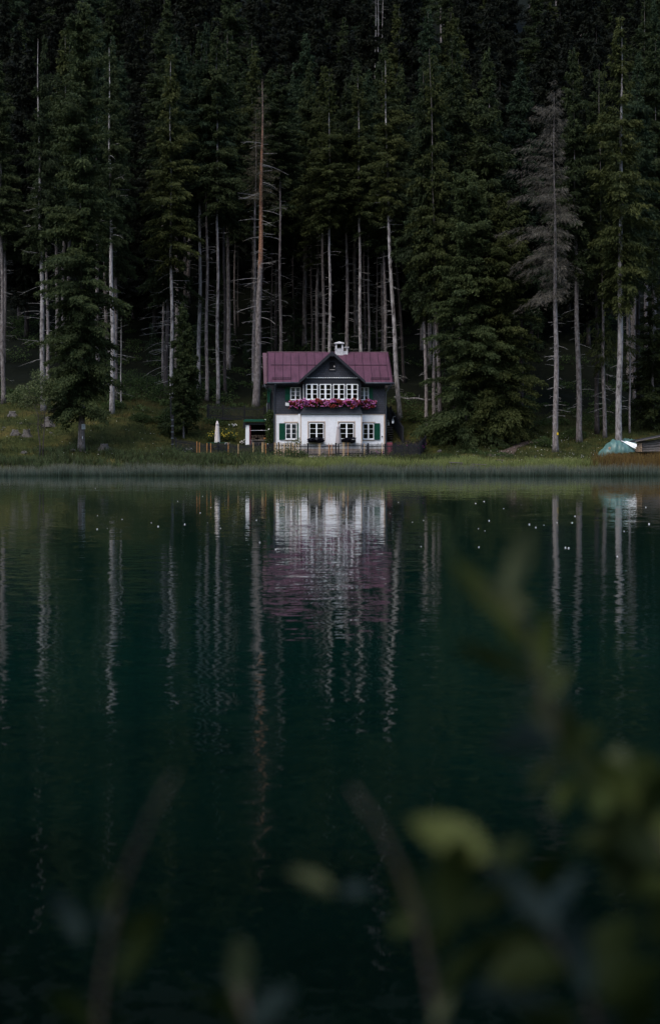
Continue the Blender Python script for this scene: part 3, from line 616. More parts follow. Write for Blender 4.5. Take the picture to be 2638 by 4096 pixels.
#PART2
# ------------------------------------------------------------------ the house
HOUSE = thing('chalet', 'white and dark shingled lakeside house with a purple sheet metal roof', 'house', (0,161,1.70), R_(2.2))
def part(mb, name, mat, parent=HOUSE, smooth=False, label=None):
    o = mb.build(name, mat, parent, smooth)
    if label: o['label'] = label
    return o
BX, BH, BY = .14, 2.55, -1.1           # bay centre, half width, front
m = MB(); m.box(-5.02,5.02,0,8,-.3,.50); part(m, 'plinth', M['plinth'])
m = MB(); m.slab([(-2.73,BY-.03,.50),(2.87,BY-.03,.50),(2.9,.02,.50),(-2.92,.02,.50)], .8, d=(0,0,1)); part(m, 'bay_plinth', M['plinth'])
m = MB(); m.box(-5.0,5.0,.02,7.98,.502,3.86); part(m, 'ground_floor_wall', M['stucco'])
m = MB(); m.slab([(-2.71,BY,3.86),(2.85,BY,3.86),(2.88,.015,3.86),(-2.90,.015,3.86)], 3.358, d=(0,0,1)); part(m, 'bay_wall', M['stucco'])
m = MB()
for x0, x1, y in ((-5.03,-4.93,-.012),(4.92,5.03,-.012)): m.box(x0,x1,y,.018,.52,3.84)
m.box(-2.73,-2.64,BY-.012,BY-.002,.70,3.84); m.box(2.78,2.87,BY-.012,BY-.002,.70,3.84)
m.box(-4.92,-2.95,-.010,.018,3.79,3.85); m.box(2.92,4.92,-.010,.018,3.79,3.85); m.box(-2.63,2.77,BY-.010,BY-.002,3.80,3.85)
m.box(-2.63,2.77,BY-.034,BY-.002,.506,.68); m.box(2.92,4.92,-.010,.018,.506,.68); m.box(-4.92,-2.95,-.010,.018,.506,.68)
part(m, 'corner_trim', M['trim'])
m = MB(); m.box(-5.05,5.05,-.03,7.95,3.862,6.95); part(m, 'upper_wall', M['shingle'])
m = MB(); m.slab([(-5.05,-.03,6.95),(-5.05,3.95,9.45),(-5.05,7.95,6.95)], .2, d=(-1,0,0)); m.slab([(5.05,-.03,6.95),(5.05,3.95,9.45),(5.05,7.95,6.95)], .2, d=(1,0,0)); part(m, 'side_gable', M['shingle'])
# upper bay with the gable over it
m = MB(); m.slab([(BX-BH,BY,4.36),(BX+BH,BY,4.36),(BX+BH,BY,7.08),(BX+.01,BY,9.30),(BX-.01,BY,9.30),(BX-BH,BY,7.08)], 1.12, d=(0,-1,0)); part(m, 'upper_bay', M['shingle'])
m = MB()  # flared skirt under the upper bay
z0, z1 = 3.862, 4.36; lo = [(BX-2.92,.0,z0),(BX-2.90,BY-.12,z0),(BX+2.78,BY-.12,z0),(BX+2.78,.0,z0)]; hi = [(BX-BH-.02,.0,z1),(BX-BH-.02,BY-.01,z1),(BX+BH+.02,BY-.01,z1),(BX+BH+.02,.0,z1)]
m.add(lo+hi, [(0,1,5,4),(1,2,6,5),(2,3,7,6),(0,3,2,1)]); part(m, 'bay_skirt', M['fascia'])
m = MB(); m.box(BX-2.93,BX+2.80,BY-.15,BY-.122,3.84,3.93); m.box(BX-BH-.03,BX+BH+.03,BY-.045,BY-.003,4.33,4.40); part(m, 'skirt_board', M['gutter'])
m = MB(); m.box(BX-BH,BX+BH,BY-.035,BY-.003,6.63,7.02); m.box(BX-BH-.02,BX+BH+.02,BY-.06,BY-.038,6.98,7.06)
for x in (-2.47,-1.12,.10,1.32,2.60): m.box(BX+x-.045-.0,BX+x+.045,BY-.030,BY-.003,5.1,6.62)
part(m, 'bay_boarding', M['fascia'])
m = MB()
for k in range(29):
    x = BX-2.33 + k*4.66/28; m.lathe((x,BY-.055,7.13), [(.0,-.055),(.05,-.04),(.075,0),(.05,.035),(.0,.045)], 8)
part(m, 'scalloped_valance', M['white'], smooth=True)
# attic hatch
m = MB(); ax0, ax1, az0, az1 = -.09, .41, 7.86, 8.55
for a in ((ax0-.09,ax0,az0-.09,az1+.09),(ax1,ax1+.09,az0-.09,az1+.09),(ax0,ax1,az1,az1+.09),(ax0,ax1,az0-.09,az0)): m.box(a[0],a[1],BY-.07,BY-.003,a[2],a[3])
af = part(m, 'attic_hatch', M['fascia'])
m = MB(); m.box(ax0,ax1,BY-.012,BY-.004,az0,az1); m.build('hatch_backing', M['black'], af)  # flat black panel in place of the unlit space behind the hatch
m = MB(); m.box(ax0+.03,ax1-.02,BY-.05,BY-.014,az0,az0+.03); m.lathe((ax1-.06,BY-.04,az0+.22), [(.0,0),(.05,.02),(.06,.1),(.02,.16),(0,.17)], 8); m.build('ornament', M['cream'], af)

# roof ---------------------------------------------------------------
EZ, EY, RZ, RY, RX0, RX1 = 6.72, -.70, 9.72, 4.0, -5.74, 5.62
SL = (RZ-EZ)/(RY-EY)
m = MB()
m.slab([(RX0,EY,EZ),(RX1+.12,EY,EZ),(RX1,RY,RZ),(RX0+.02,RY,RZ)], .10); m.slab([(RX1,RY,RZ),(RX1,2*RY-EY,EZ),(RX0,2*RY-EY,EZ),(RX0+.02,RY,RZ)], .10)
part(m, 'roof', M['roof'])
def main_z(y): return EZ + (y-EY)*SL
GAX, GAZ, GHW, GTZ, GY = BX, 9.56, 3.0, 6.84, -1.62
yv = EY + (GTZ-EZ)/SL; yr_ = EY + (GAZ-EZ)/SL
def vb(s): return (GAX+s*GHW, yv, GTZ)
m = MB()
m.slab([(GAX-GHW,GY,GTZ),(GAX,GY,GAZ),(GAX,yr_,GAZ),vb(-1)], .10, d=(-.67,0,.74)); m.slab([(GAX,GY,GAZ),(GAX+GHW,GY,GTZ),vb(1),(GAX,yr_,GAZ)], .10, d=(.67,0,.74))
part(m, 'gable_roof', M['roof'])
m = MB()  # seams
def seam_line(a, b_, r=.022): m.tube([a, b_], r, 4)
x = RX0+.72
while x < RX1-.2:
    s = abs(x-GAX)
    if s >= GHW: y0 = EY+.02
    else: y0 = yv + (1-s/GHW)*(yr_-yv) + .05
    if y0 < RY-.2: seam_line((x, y0, main_z(y0)+.02), (x, RY-.02, RZ+.02))
    x += .74
yh = EY+(RY-EY)*.56; k = GHW*(1-(yh-yv)/(yr_-yv))
seam_line((RX0+.35, yh, main_z(yh)+.045), (GAX-k-.05, yh, main_z(yh)+.045), .03); seam_line((GAX+k+.05, yh, main_z(yh)+.045), (RX1-.25, yh, main_z(yh)+.045), .03)
seam_line((GAX-GHW+.05, yv, GTZ+.03), (GAX-.1, yr_-.1, GAZ+.01), .03); seam_line((GAX+GHW-.05, yv, GTZ+.03), (GAX+.1, yr_-.1, GAZ+.01), .03)
seam_line((RX0+.06, EY, EZ+.03), (RX0+.08, RY, RZ+.03), .035); seam_line((RX1+.06, EY, EZ+.03), (RX1-.06, RY, RZ+.03), .035)
part(m, 'roof_seams', M['seam'])
m = MB(); m.tube([(RX0,RY,RZ+.0),(GAX-.3,RY,RZ+.0)], .06, 6); m.tube([(GAX+.3,RY,RZ+.0),(RX1,RY,RZ+.0)], .06, 6); part(m, 'ridge_cap', M['roof'])
for x0, x1 in ((-5.25,-3.55),(3.75,5.45)):
    m = MB(); y = EY+.42
    for dz in (.05,.13,.21): m.tube([(x0,y,main_z(y)+dz),(x1,y,main_z(y)+dz)], .018, 4)
    for k in range(12):
        x = x0+(x1-x0)*k/11; m.box(x-.015,x+.015,y-.012,y+.012,main_z(y)-.0,main_z(y)+.23)
    part(m, 'snow_guard', M['seam'])
# barge boards and beam ends of the front gable
m = MB()
for s in (-1,1):
    a = Vector((GAX, GY-.03, GAZ-.02)); b_ = Vector((GAX+s*(GHW+.02), GY-.03, GTZ-.02)); d = (b_-a).normalized(); nrm = Vector((-d.z*s*0+0,0,0))
    pz = Vector((0,0,-.26)); m.slab([a, b_, b_+pz, a+pz*1.2], .055, d=(0,-1,0))
    # soffit
    m.slab([(GAX+s*.02,GY+.03,GAZ-.16),(GAX+s*(GHW-.05),GY+.03,GTZ-.13),(GAX+s*(GHW-.05),BY-.0,GTZ-.13),(GAX+s*.02,BY-.0,GAZ-.16)], .03, d=(0,0,1))
part(m, 'barge_board', M['fascia'])
m = MB()
m.tube([(GAX,GY-.05,GAZ-.42),(GAX,BY,GAZ-.42)], .10, 8)
for s in (-1,1): m.box(GAX+s*2.42-.09,GAX+s*2.42+.09,GY+.05,BY,7.02,7.2)
part(m, 'beam_ends', M['fascia'])
m = MB(); m.box(RX0+.05,GAX-GHW+.1,EY+.03,EY+.07,EZ-.24,EZ-.06); m.box(GAX+GHW-.1,RX1+.05,EY+.03,EY+.07,EZ-.24,EZ-.06)
m.box(-5.6,GAX-GHW+.3,EY+.08,-.03,EZ-.10,EZ-.07); m.box(GAX+GHW-.3,5.6,EY+.08,-.03,EZ-.10,EZ-.07)
for s in (0,1):
    x = RX0+.03 if s == 0 else RX1-.03
    m.slab([(x,EY+.02,EZ-.11),(x,RY,RZ-.11),(x,RY,RZ-.33),(x,EY+.02,EZ-.33)], .05, d=(-1 if s == 0 else 1,0,0))
part(m, 'eaves_board', M['fascia'])
m = MB(); m.tube([(RX0-.02,EY-.06,EZ-.06),(GAX-GHW+.02,EY-.06,EZ-.04)], .075, 8); m.tube([(GAX+GHW-.02,EY-.06,EZ-.04),(RX1+.22,EY-.06,EZ-.06)], .075, 8); part(m, 'gutter', M['gutter'], smooth=True)
m = MB(); m.tube([(-4.98,EY-.02,EZ-.12),(-5.0,EY+.1,EZ-.35),(-5.06,-.12,EZ-.85),(-5.08,-.12,1.0),(-5.08,-.12,.1)], .055, 8); part(m, 'downpipe', M['gutter'], smooth=True)
m = MB(); m.tube([(5.55,EY-.02,EZ-.12),(5.50,EY+.1,EZ-.35),(5.14,-.12,EZ-.85),(5.12,-.12,1.0),(5.12,-.12,.1)], .055, 8); part(m, 'downpipe', M['gutter'], smooth=True)
# rear wing that shows left of the main gable
m = MB(); m.box(-5.72,-5.06,2.2,7.6,-.3,6.75); part(m, 'rear_wing_wall', M['shingle'])
m = MB(); m.slab([(-6.02,1.7,6.70),(-5.76,1.7,6.70),(-5.76,4.05,9.66),(-6.14,4.05,9.66)], .09, d=(0,-.78,.62)); m.slab([(-6.14,4.05,9.66),(-5.76,4.05,9.66),(-5.76,8.4,6.7),(-6.14,8.4,6.7)], .09, d=(0,.56,.83)); part(m, 'rear_wing_roof', M['roof'])
m = MB(); m.box(-6.2,-5.73,1.78,8.2,6.38,6.60); m.slab([(-6.05,1.8,6.6),(-6.05,4.0,9.5),(-6.05,8.2,6.6)], .05, d=(-1,0,0)); part(m, 'rear_wing_eaves', M['fascia'])
m = MB(); m.tube([(-5.95,1.6,6.62),(-5.9,1.6,6.3),(-5.45,1.9,6.0),(-5.42,2.1,5.8),(-5.42,2.1,3.7)], .05, 8); part(m, 'downpipe', M['gutter'], smooth=True)
m = MB(); m.tube([(-5.74,2.1,4.9),(-5.74,2.1,3.4)], .045, 8); part(m, 'downpipe', M['gutter'], smooth=True)

# chimney
CX, CY, CZ = 1.05, 3.9, 9.55
m = MB(); m.box(CX-.42,CX+.34,CY-.35,CY+.35,CZ-.4,CZ+.42); m.box(CX-.45,CX+.37,CY-.38,CY+.38,CZ+.422,CZ+.50); m.box(CX+.345,CX+.75,CY-.25,CY+.25,CZ-.4,CZ+.28)
for dx in (-.40,.18): m.box(CX+dx,CX+dx+.14,CY-.33,CY-.17,CZ+.502,CZ+.96); m.box(CX+dx,CX+dx+.14,CY+.17,CY+.33,CZ+.502,CZ+.96)
m.box(CX+.64,CX+.74,CY-.22,CY+.22,CZ+.282,CZ+.60)
ch = part(m, 'chimney', M['limewash'])
m = MB(); z = CZ+.962; a = [(CX-.50,CY-.44,z),(CX+.42,CY-.44,z),(CX+.42,CY+.44,z),(CX-.50,CY+.44,z)]; b_ = [(p[0],p[1],z+.08) for p in a]; m.add(a+b_+[(CX-.04,CY,z+.23)], [(3,2,1,0),(0,1,5,4),(1,2,6,5),(2,3,7,6),(3,0,4,7),(4,5,8),(5,6,8),(6,7,8),(7,4,8)])
m.box(CX+.40,CX+.86,CY-.3,CY+.3,CZ+.602,CZ+.67); m.build('chimney_cap', M['limewash'], ch)
m = MB(); m.lathe((CX-.02,CY,CZ+.50), [(.13,0),(.13,.10),(.08,.16),(0,.18)], 10); m.build('flue', M['stone'], ch)

# windows ------------------------------------------------------------
def window(x0, x1, z0, z1, y, curtain=None, stile=.07, mull=.13, bars=.035, reveal=None, hinges=False, parent=HOUSE):
    cx = (x0+x1)/2; m = MB(); yf, yb = y-.075, y-.004
    m.box(x0,x0+stile,yf,yb,z0,z1); m.box(x1-stile,x1,yf,yb,z0,z1); m.box(x0+stile,x1-stile,yf,yb,z1-stile,z1); m.box(x0+stile,x1-stile,yf,yb,z0,z0+stile)
    m.box(cx-mull/2,cx+mull/2,yf-.012,yb,z0+stile,z1-stile)
    for s, e in ((x0+stile,cx-mull/2),(cx+mull/2,x1-stile)):
        for k in (1,2):
            zz = z0+stile+(z1-z0-2*stile)*k/3; m.box(s,e,yf+.01,y-.03,zz-bars/2,zz+bars/2)
    m.box(x0-.04,x1+.04,yf-.04,yb,z0-.045,z0-.002)
    if hinges:
        for zz in (z0+.12,z1-.12):
            for s in (-1,1): xx = x0-.012 if s < 0 else x1+.012; m.box(xx-.011,xx+.011,yf-.01,yf+.03,zz-.05,zz+.05)
    wn = m.build('window', M['white'], parent)
    m = MB(); m.box(x0+stile-.003,x1-stile+.003,y-.012,y-.005,z0+stile-.003,z1-stile+.003); m.build('dark_backing', M['black'], wn)  # flat black sheet behind the glass in place of an unlit room
    m = MB(); 
    for s, e in ((x0+stile,cx-mull/2),(cx+mull/2,x1-stile)): m.box(s-.003,e+.003,y-.050,y-.046,z0+stile-.003,z1-stile+.003)
    m.build('pane', M['glass'], wn)
    if curtain:
        m = MB()
        for s, e, flip in ((x0+stile,cx-mull/2,1),(cx+mull/2,x1-stile,-1)):
            K = 16; top = z1-stile; v = []; f = []
            for k in range(K+1):
                u = k/K; uu = u if flip > 0 else 1-u
                if curtain == 'full': zb = z0+stile
                elif curtain == 'tied': zb = z0+stile + (z1-z0)*(.04+.30*uu**1.5)
                else: zb = top - (z1-z0)*.3
                yy = y-.024-.008*math.sin(u*K*1.3); xx = s+(e-s)*u; v += [(xx,yy,top),(xx,yy,zb)]
            f = [(2*k,2*k+1,2*k+3,2*k+2) for k in range(K)]; m.add(v, f)
        m.build('curtain', M['curtain'], wn)
    if reveal:
        m = MB(); a = .05; m.box(x0-.14,x1+.14,y-.022,y-.003,z1+.07,z1+.15); 
        if reveal == 2:
            m.box(x0-.14,x0-.065,y-.022,y-.003,z0-.10,z1+.068); m.box(x1+.065,x1+.14,y-.022,y-.003,z0-.10,z1+.068)
        m.box(x0-.10,x1+.10,y-.022,y-.003,z0-.17,z0-.105); m.build('surround', M['trim'], wn)
        m = MB(); m.box(x0-.055,x1+.055,y-.018,y-.003,z0-.048,z1+.05); m.build('reveal', M['dkwood'], wn)
    return wn
def shutter(x0, x1, z0, z1, y, ang=0, hinge=None, label=None):
    m = MB(); w = x1-x0; t = .045; st = .055; hx = x0
    m.box(0,st,-t,0,0,z1-z0); m.box(w-st,w,-t,0,0,z1-z0); m.box(st,w-st,-t,0,0,st); m.box(st,w-st,-t,0,z1-z0-st,z1-z0); m.box(st,w-st,-t,0,(z1-z0)/2-.03,(z1-z0)/2+.03)
    k = st+.01
    while k < z1-z0-st-.03:
        if abs(k+.02-(z1-z0)/2) > .05: m.obox((w/2,-t*.5,k+.025), ((w-2*st)/2,0,0), (0,.016,.012), (0,-.003,.022))
        k += .055
    m.box(st,w-st,-.012,-.006,st,z1-z0-st)
    o = part(m, 'shutter', M['green'], label=label)
    if hinge == 'r': o.location = (x1,y,z0); o.rotation_euler = (0,0,-ang); 
    else: o.location = (x0,y,z0); o.rotation_euler = (0,0,ang)
    if hinge == 'r':
        for v in o.data.vertices: v.co.x -= w
    return o
for cx in (-1.72,-.50,.72,1.93): window(cx-.53+.04, cx+.53+.04, 5.16, 6.57, BY, None, .075, .17, .05, hinges=True)
window(-3.62,-2.68,5.16,6.30,-.03,'tied'); window(2.72,3.54,5.16,6.30,-.03,'tied')
shutter(-4.10,-3.64,5.10,6.34,-.045); shutter(3.56,3.92,5.10,6.34,-.045)
window(-4.06,-3.02,1.56,3.0,.02,'full',reveal=1); window(3.0,4.02,1.56,3.0,.02,None,reveal=1)
shutter(-4.64,-4.11,1.52,3.02,-.02); shutter(-3.00,-2.80,1.52,3.02,-.06); shutter(4.07,4.58,1.52,3.02,-.02); shutter(2.90,2.975,1.52,3.02,-.02)
window(-1.93,-.60,1.56,3.03,BY,None,reveal=2,hinges=True); window(.80,2.12,1.56,3.03,BY,None,reveal=2,hinges=True)
# small panes and board on the left cheek of the upper bay, shutters of the rear wing
m = MB(); m.box(BX-BH-.05,BX-BH-.004,BY+.10,BY+.85,5.2,6.55); part(m, 'side_window', M['white'])
shutter(-5.70,-5.36,5.0,6.25,2.15); shutter(-5.34,-5.10,1.55,3.05,2.15)
m = MB(); m.lathe((4.77,-.02,1.80), [(0,-.05),(.055,-.045),(.055,.045),(0,.05)], 10); o = part(m, 'wall_vent', M['black'])
m = MB(); m.box(5.30,5.42,.25,.37,2.85,3.1); m.slab([(5.26,.2,3.1),(5.46,.2,3.1),(5.46,.42,3.1),(5.26,.42,3.1)], .02, d=(0,0,1)); m.tube([(5.03,.3,3.3),(5.36,.31,3.3),(5.36,.31,3.1)], .015, 5)
tag(m.build('wall_lantern', M['metal'], None, loc=(0,161,1.7)), 'small grey lantern on the right corner of the house', 'lantern')

# flower boxes hung under the upper windows ---------------------------
def flower_box(segs, label, n, mats, mixes, name='flower_box', group=None, hgt=.55, drop=.42, bs=.058, boxmat='dkwood', leaf='leaf_bush', extra_white=False):
    """segs: (x0, x1, y, z) boxes in house space, flowers spill over the front"""
    t = thing(name, label, 'flower box', (0,161,1.70), R_(2.2), group); m = MB()
    for x0, x1, y, z in segs: m.box(x0, x1, y-.24, y-.02, z, z+.2)
    m.build('box', M[boxmat], t)
    Ltot = sum(s[1]-s[0] for s in segs)
    def pt():
        u = random.uniform(0, Ltot)
        for s in segs:
            if u <= s[1]-s[0]: break
            u -= s[1]-s[0]
        x = s[0]+u; a = random.uniform(-.5, 2.4); wv = 1+.22*math.sin(x*4.1)+.15*math.sin(x*9.7)
        zc = s[3]+.16; r = random.uniform(.75, 1.0)*wv
        return Vector((x+random.gauss(0,.04), s[2]-.15-.30*r*max(-.2, math.cos(a*.6-.3)), zc + (hgt*.62*math.sin(1.2-a*.75) if a < 1.6 else -drop*(a-1.6)/.8)*r))
    P = np.array([pt() for _ in range(int(n*3.2))]); d = rng.normal(0, .7, (len(P),3)) + np.array([0,-.6,-.1]); ln = rng.uniform(.07,.14,len(P)); V, F = sprays(P+np.array([0,.05,-.02]), d, ln, ln*.6)
    link('foliage', np_mesh('foliage', V, F, M[leaf], np.repeat(rng.uniform(0,.8,len(P)),4)), t)
    for mi, (mk, share) in enumerate(zip(mats, mixes)):
        m = MB()
        for _ in range(int(n*share)):
            p = pt()
            if len(mats) > 1:
                for _k in range(7):
                    cl = math.sin(p.x*3.1+1.4*math.sin(p.z*6))+math.sin(p.x*7.3+p.z*9+2)+.5*math.sin(p.z*14+p.x*2)+random.gauss(0,1.0)
                    if (mk == 'redp') == (cl > .05): break
                    p = pt()
            r = bs*random.uniform(.7,1.3); p.y -= .03; q = random.uniform(0,6)
            tilt = Vector((random.uniform(-.5,.5), -1, random.uniform(-.2,.9))).normalized(); u = tilt.cross(Vector((0,0,1))).normalized(); w_ = tilt.cross(u)
            ring = [p + (u*math.cos(q+k*PI/3)+w_*math.sin(q+k*PI/3))*r for k in range(6)]
            m.add([p+tilt*r*.55, p-tilt*r*.3]+ring, [(0,2+k,2+(k+1)%6) for k in range(6)]+[(1,2+(k+1)%6,2+k) for k in range(6)])
        m.build('blossoms', M[mk], t, True)
    return t
PM, PX = ('pink','magenta','redp'), (.33,.10,.57)
flower_box([(-3.72,-2.50,-.05,4.62)], 'short box of pink and red flowers under the left upper window', 150, PM, PX, group='flower boxes along the upper floor')
flower_box([(-2.42,2.70,BY-.01,4.66)], 'long box of pink and red flowers under the four bay windows', 640, PM, PX, group='flower boxes along the upper floor')
flower_box([(2.72,4.22,-.05,4.62)], 'short box of pink and red flowers under the right upper window', 180, PM, PX, group='flower boxes along the upper floor')
m = MB(); m.box(-4.04,-3.74,-.30,-.28,4.62,4.86); m.box(-4.06,-4.02,-.31,-.05,4.60,4.92)
for k in range(6): m.box(-4.0+k*.05,-3.98+k*.05,-.32,-.302,4.64,4.9)
m.box(-4.04,-3.73,-.29,-.06,4.59,4.618)
tag(m.build('planter_holder', M['white'], None, loc=(0,161,1.7)), 'white empty planter end left of the upper flower boxes', 'planter')
flower_box([(-2.05,-.62,BY-.03,1.28)], 'dark heather planter under the left bay window', 150, ('heather',), (1,), 'planter_box', 'heather planters under the bay windows', .34, .2, .05, leaf='heather')
flower_box([(.98,2.25,BY-.03,1.28)], 'dark heather planter under the right bay window beside the closed parasol', 150, ('heather',), (1,), 'planter_box', 'heather planters under the bay windows', .34, .2, .05, leaf='heather')

# closed parasols ------------------------------------------------------
def parasol(px, ptop, pbot, Y, label, mk='cream'):
    b = W(px, pbot, Y); X = b.x; zt = W(px, ptop, Y).z; zb = b.z; g = gz(X, Y); t = thing('closed_parasol', label, 'parasol', (X,Y,g))
    Hh = zt-zb; m = MB(); prof = [(.235,0),(.225,.12),(.19,Hh*.4),(.15,Hh*.72),(.11,Hh*.84)]; m.lathe((0,0,zb-g), prof, 28, fold=.16); m.build('canopy', M[mk], t, True)
    m = MB(); m.lathe((0,0,zb-g+Hh*.8), [(.155,0),(.13,Hh*.07),(.06,Hh*.17),(.02,Hh*.2)], 20, fold=.07); m.build('canopy_cap', M[mk], t, True)
    m = MB(); m.tube([(0,0,0),(0,0,zt-g+.05)], .024, 8); m.build('pole', M['dkwood'], t)
    m = MB(); m.lathe((0,0,0), [(.26,0),(.26,.05),(.05,.09),(.04,.2)], 16); m.build('base', M['metal'], t)
parasol(869, 1683, 1772, 160.5, 'closed cream parasol by the yellow bush in the garden')
parasol(1353, 1697, 1776, 158.9, 'closed greyish parasol before the bay window of the house', 'canvas')

# front fence ----------------------------------------------------------
FP = [(-13.9,158.2),(-9.3,157.9),(-5.2,157.4),(8.0,157.2)]
def fpt(s):
    for (a, b_) in zip(FP[:-1], FP[1:]):
        L = math.hypot(b_[0]-a[0], b_[1]-a[1])
        if s <= L or b_ is FP[-1]: u = s/L; return a[0]+(b_[0]-a[0])*u, a[1]+(b_[1]-a[1])*u
        s -= L
FL = sum(math.hypot(b_[0]-a[0], b_[1]-a[1]) for a, b_ in zip(FP[:-1], FP[1:]))
def natx(px, Y=157.4): return (px-XC)/FPX*Y
light = [natx(p) for p in (786,798,826,842,913,953,1014,1046,1052,1063,1096,1101,1112,1122,1131,1140,1149,1158,1166,1175,1184,1193,1275,1281,1316,1323,1368,1375,1390,1458,1526)]
FE = thing('garden_fence', 'dark picket fence with some fresh orange pickets before the house', 'fence', (0,157.4,1.7))
def fz(x, y): return max(gz(x, y), 1.62 if x > -5 else 0)
posts = [0.03, 3.9, 8.9]+[natx(p)+13.9+.0 for p in (1116,1232,1344,1473,1580)]+[FL-.02]
dark = MB(); nL = 0; s = .06; used = set()
while s < FL:
    x, y = fpt(s); z = fz(x, y); h = 1.20+random.uniform(-.02,.02); wd = .033
    near = [i for i, l in enumerate(light) if abs(l-x) < .06 and i not in used]
    if near:
        used.add(near[0]); m = MB(); wd = .034
    else: m = dark
    hh = h + (.06 if near else 0)
    m.slab([(x-wd,y-.035-157.4,z+.04-1.7),(x+wd,y-.035-157.4,z+.04-1.7),(x+wd,y-.035-157.4,z+hh-.06-1.7),(x,y-.035-157.4,z+hh-1.7),(x-wd,y-.035-157.4,z+hh-.06-1.7)], .022, d=(0,-1,0))
    if near: m.build('fresh_picket', M['orangewood' if (x < -9 or near[0] in (9,24,25,28)) else 'palewood'], FE)
    s += .113
dark.build('pickets', M['dkwood'], FE)
m = MB(); K = 60
for hz in (.28,.95):
    for i in range(K):
        a = fpt(FL*i/K); b_ = fpt(FL*(i+1)/K); za, zb = fz(*a)-1.7+hz, fz(*b_)-1.7+hz
        m.obox(((a[0]+b_[0])/2,(a[1]+b_[1])/2-157.4+.01,(za+zb)/2), ((b_[0]-a[0])/2,(b_[1]-a[1])/2,(zb-za)/2), (0,.02,0), (0,0,.04))
m.build('rails', M['dkwood'], FE)
for s in posts:
    x, y = fpt(min(max(s,0),FL)); z = fz(x, y)-1.7; m = MB(); m.box(x-.07,x+.07,y-157.4+.04,y-157.4+.18,z-.3,z+1.24); m.box(x-.085,x+.085,y-157.4+.025,y-157.4+.195,z+1.242,z+1.28); m.build('post', M['dkwood'], FE)
m = MB(); m.box(natx(1130),natx(1592),-.15,.02,-.15,.04); m.build('kerb', M['concrete'], FE)
# side run on the right, going up the bank
def fence_run(name, label, A, B, h, sp, mat, ps, wd=.024, beam=False, group=None):
    """A, B: (x, y, z foot); straight run of pickets with rails and posts"""
    A, B = Vector(A), Vector(B); d = B-A; L = d.length; t = thing(name, label, 'fence', A, 0, group); m = MB(); k = int(L/sp)
    dn = Vector((d.x,d.y,0)).normalized()
    for i in range(k+1):
        p = d*(i/k); hh = h+random.uniform(-.02,.02); q = dn*wd
        m.slab([p-q+Vector((0,0,.05)), p+q+Vector((0,0,.05)), p+q+Vector((0,0,hh-.05)), p+Vector((0,0,hh)), p-q+Vector((0,0,hh-.05))], .022)
    m.build('pickets', M[mat], t); m = MB(); nrm = Vector((-dn.y,dn.x,0))*.03
    for hz in (.25,h-.25): m.obox(d/2+nrm+Vector((0,0,hz)), d/2, nrm*.6, (0,0,.04))
    m.build('rails', M[mat], t)
    for u in ps:
        p = d*u; m = MB(); m.box(p.x-.08,p.x+.08,p.y+.06,p.y+.2,p.z-.3,p.z+h+.08); m.build('post', M[mat], t)
    if beam: m = MB(); m.obox(d/2+Vector((0,0,-.02)), d/2, (0,.08,0), (0,0,.11)); m.build('sleeper', M[mat], t)
    return t
fence_run('side_fence', 'short dark picket fence at the right end of the garden', (8.05,157.3,1.7), (8.75,161.5,2.3), 1.25, .11, 'dkwood', (.02,.98))
a, b_ = W(828,1671,168), W(1062,1680,168)
fence_run('rear_garden_fence', 'dark picket fence above the garden behind the left parasol', a, b_, 1.22, .12, 'dkwood', (.02,.27,.64,.98), beam=True)
g0 = WF(403,1048,158.6); t = thing('gate_post', 'tall black post at the left end of the garden fence', 'post', (g0.x,g0.y,gz(g0.x,g0.y))); m = MB(); m.box(-.10,.10,-.1,.1,-.2,3.15); m.obox((-.16,.1,3.9),(.05,0,0),(0,.05,0),(0,0,.95)); m.box(-.12,.12,-.12,.12,3.15,3.2); m.build('post', M['dkwood'], t)
m = MB()
for k in range(5): m.box(-.13,.13,-.115,-.102,.5+k*.55,.58+k*.55)
m.build('strap', M['metal'], t)

# woodshed with green roof left of the house -----------------------------
SH = thing('garden_shed', 'open garden shed with green roof edge and white pillar beside the house', 'shed', (-6.5,162.4,2.72))
m = MB(); m.slab([(-1.42,-.6,2.30),(1.15,-.6,2.30),(1.15,2.2,2.42),(-1.42,2.2,2.42)], .12); m.build('roof', M['green'], SH)
m = MB(); m.box(-1.42,1.15,-.66,-.602,2.16,2.33); m.build('roof_edge', M['green'], SH)
m = MB(); m.box(-1.36,1.1,-.5,2.1,1.88,2.10); m.slab([(-1.45,-.55,2.1),(-1.2,-.55,2.1),(-1.35,-.55,1.55),(-1.5,-.55,1.55)], .06, d=(0,-1,0)); m.build('header_beam', M['dkwood'], SH)
m = MB(); m.box(-1.26,-.92,-.42,-.12,.0,1.878); m.build('pillar', M['white'], SH)
m = MB(); m.box(-.86,-.80,-.42,-.36,.0,1.878); m.build('red_post', M['red'], SH)
m = MB(); m.box(-1.3,1.1,1.9,2.05,0,1.878); m.box(1.0,1.1,-.3,1.9,0,1.878); m.build('back_wall', M['black'], SH)
m = MB(); m.box(-.78,.95,-.45,.2,.42,.50); m.box(-.74,-.66,-.42,-.34,0,.418); m.box(.85,.93,-.42,-.34,0,.418); m.box(-.7,.9,-.30,-.26,.15,.40); m.build('workbench', M['greywood'], SH)
m = MB(); m.tube([(-.8,-.3,1.35),(.95,-.3,1.35)], .015, 5); m.build('hanging_rail', M['white'], SH)
t = thing('firewood_stack', 'stack of split orange firewood inside the open shed', 'firewood', (-6.5,163.2,2.72))
m = MB()
for r in range(7):
    for k in range(9):
        if random.random() < .12: continue
        x = -.7+k*.19+random.uniform(-.03,.03)+(r%2)*.08; m.tube([(x,-.2+random.uniform(-.05,.05),.1+r*.13),(x,.35,.1+r*.13)], random.uniform(.055,.085), 7)
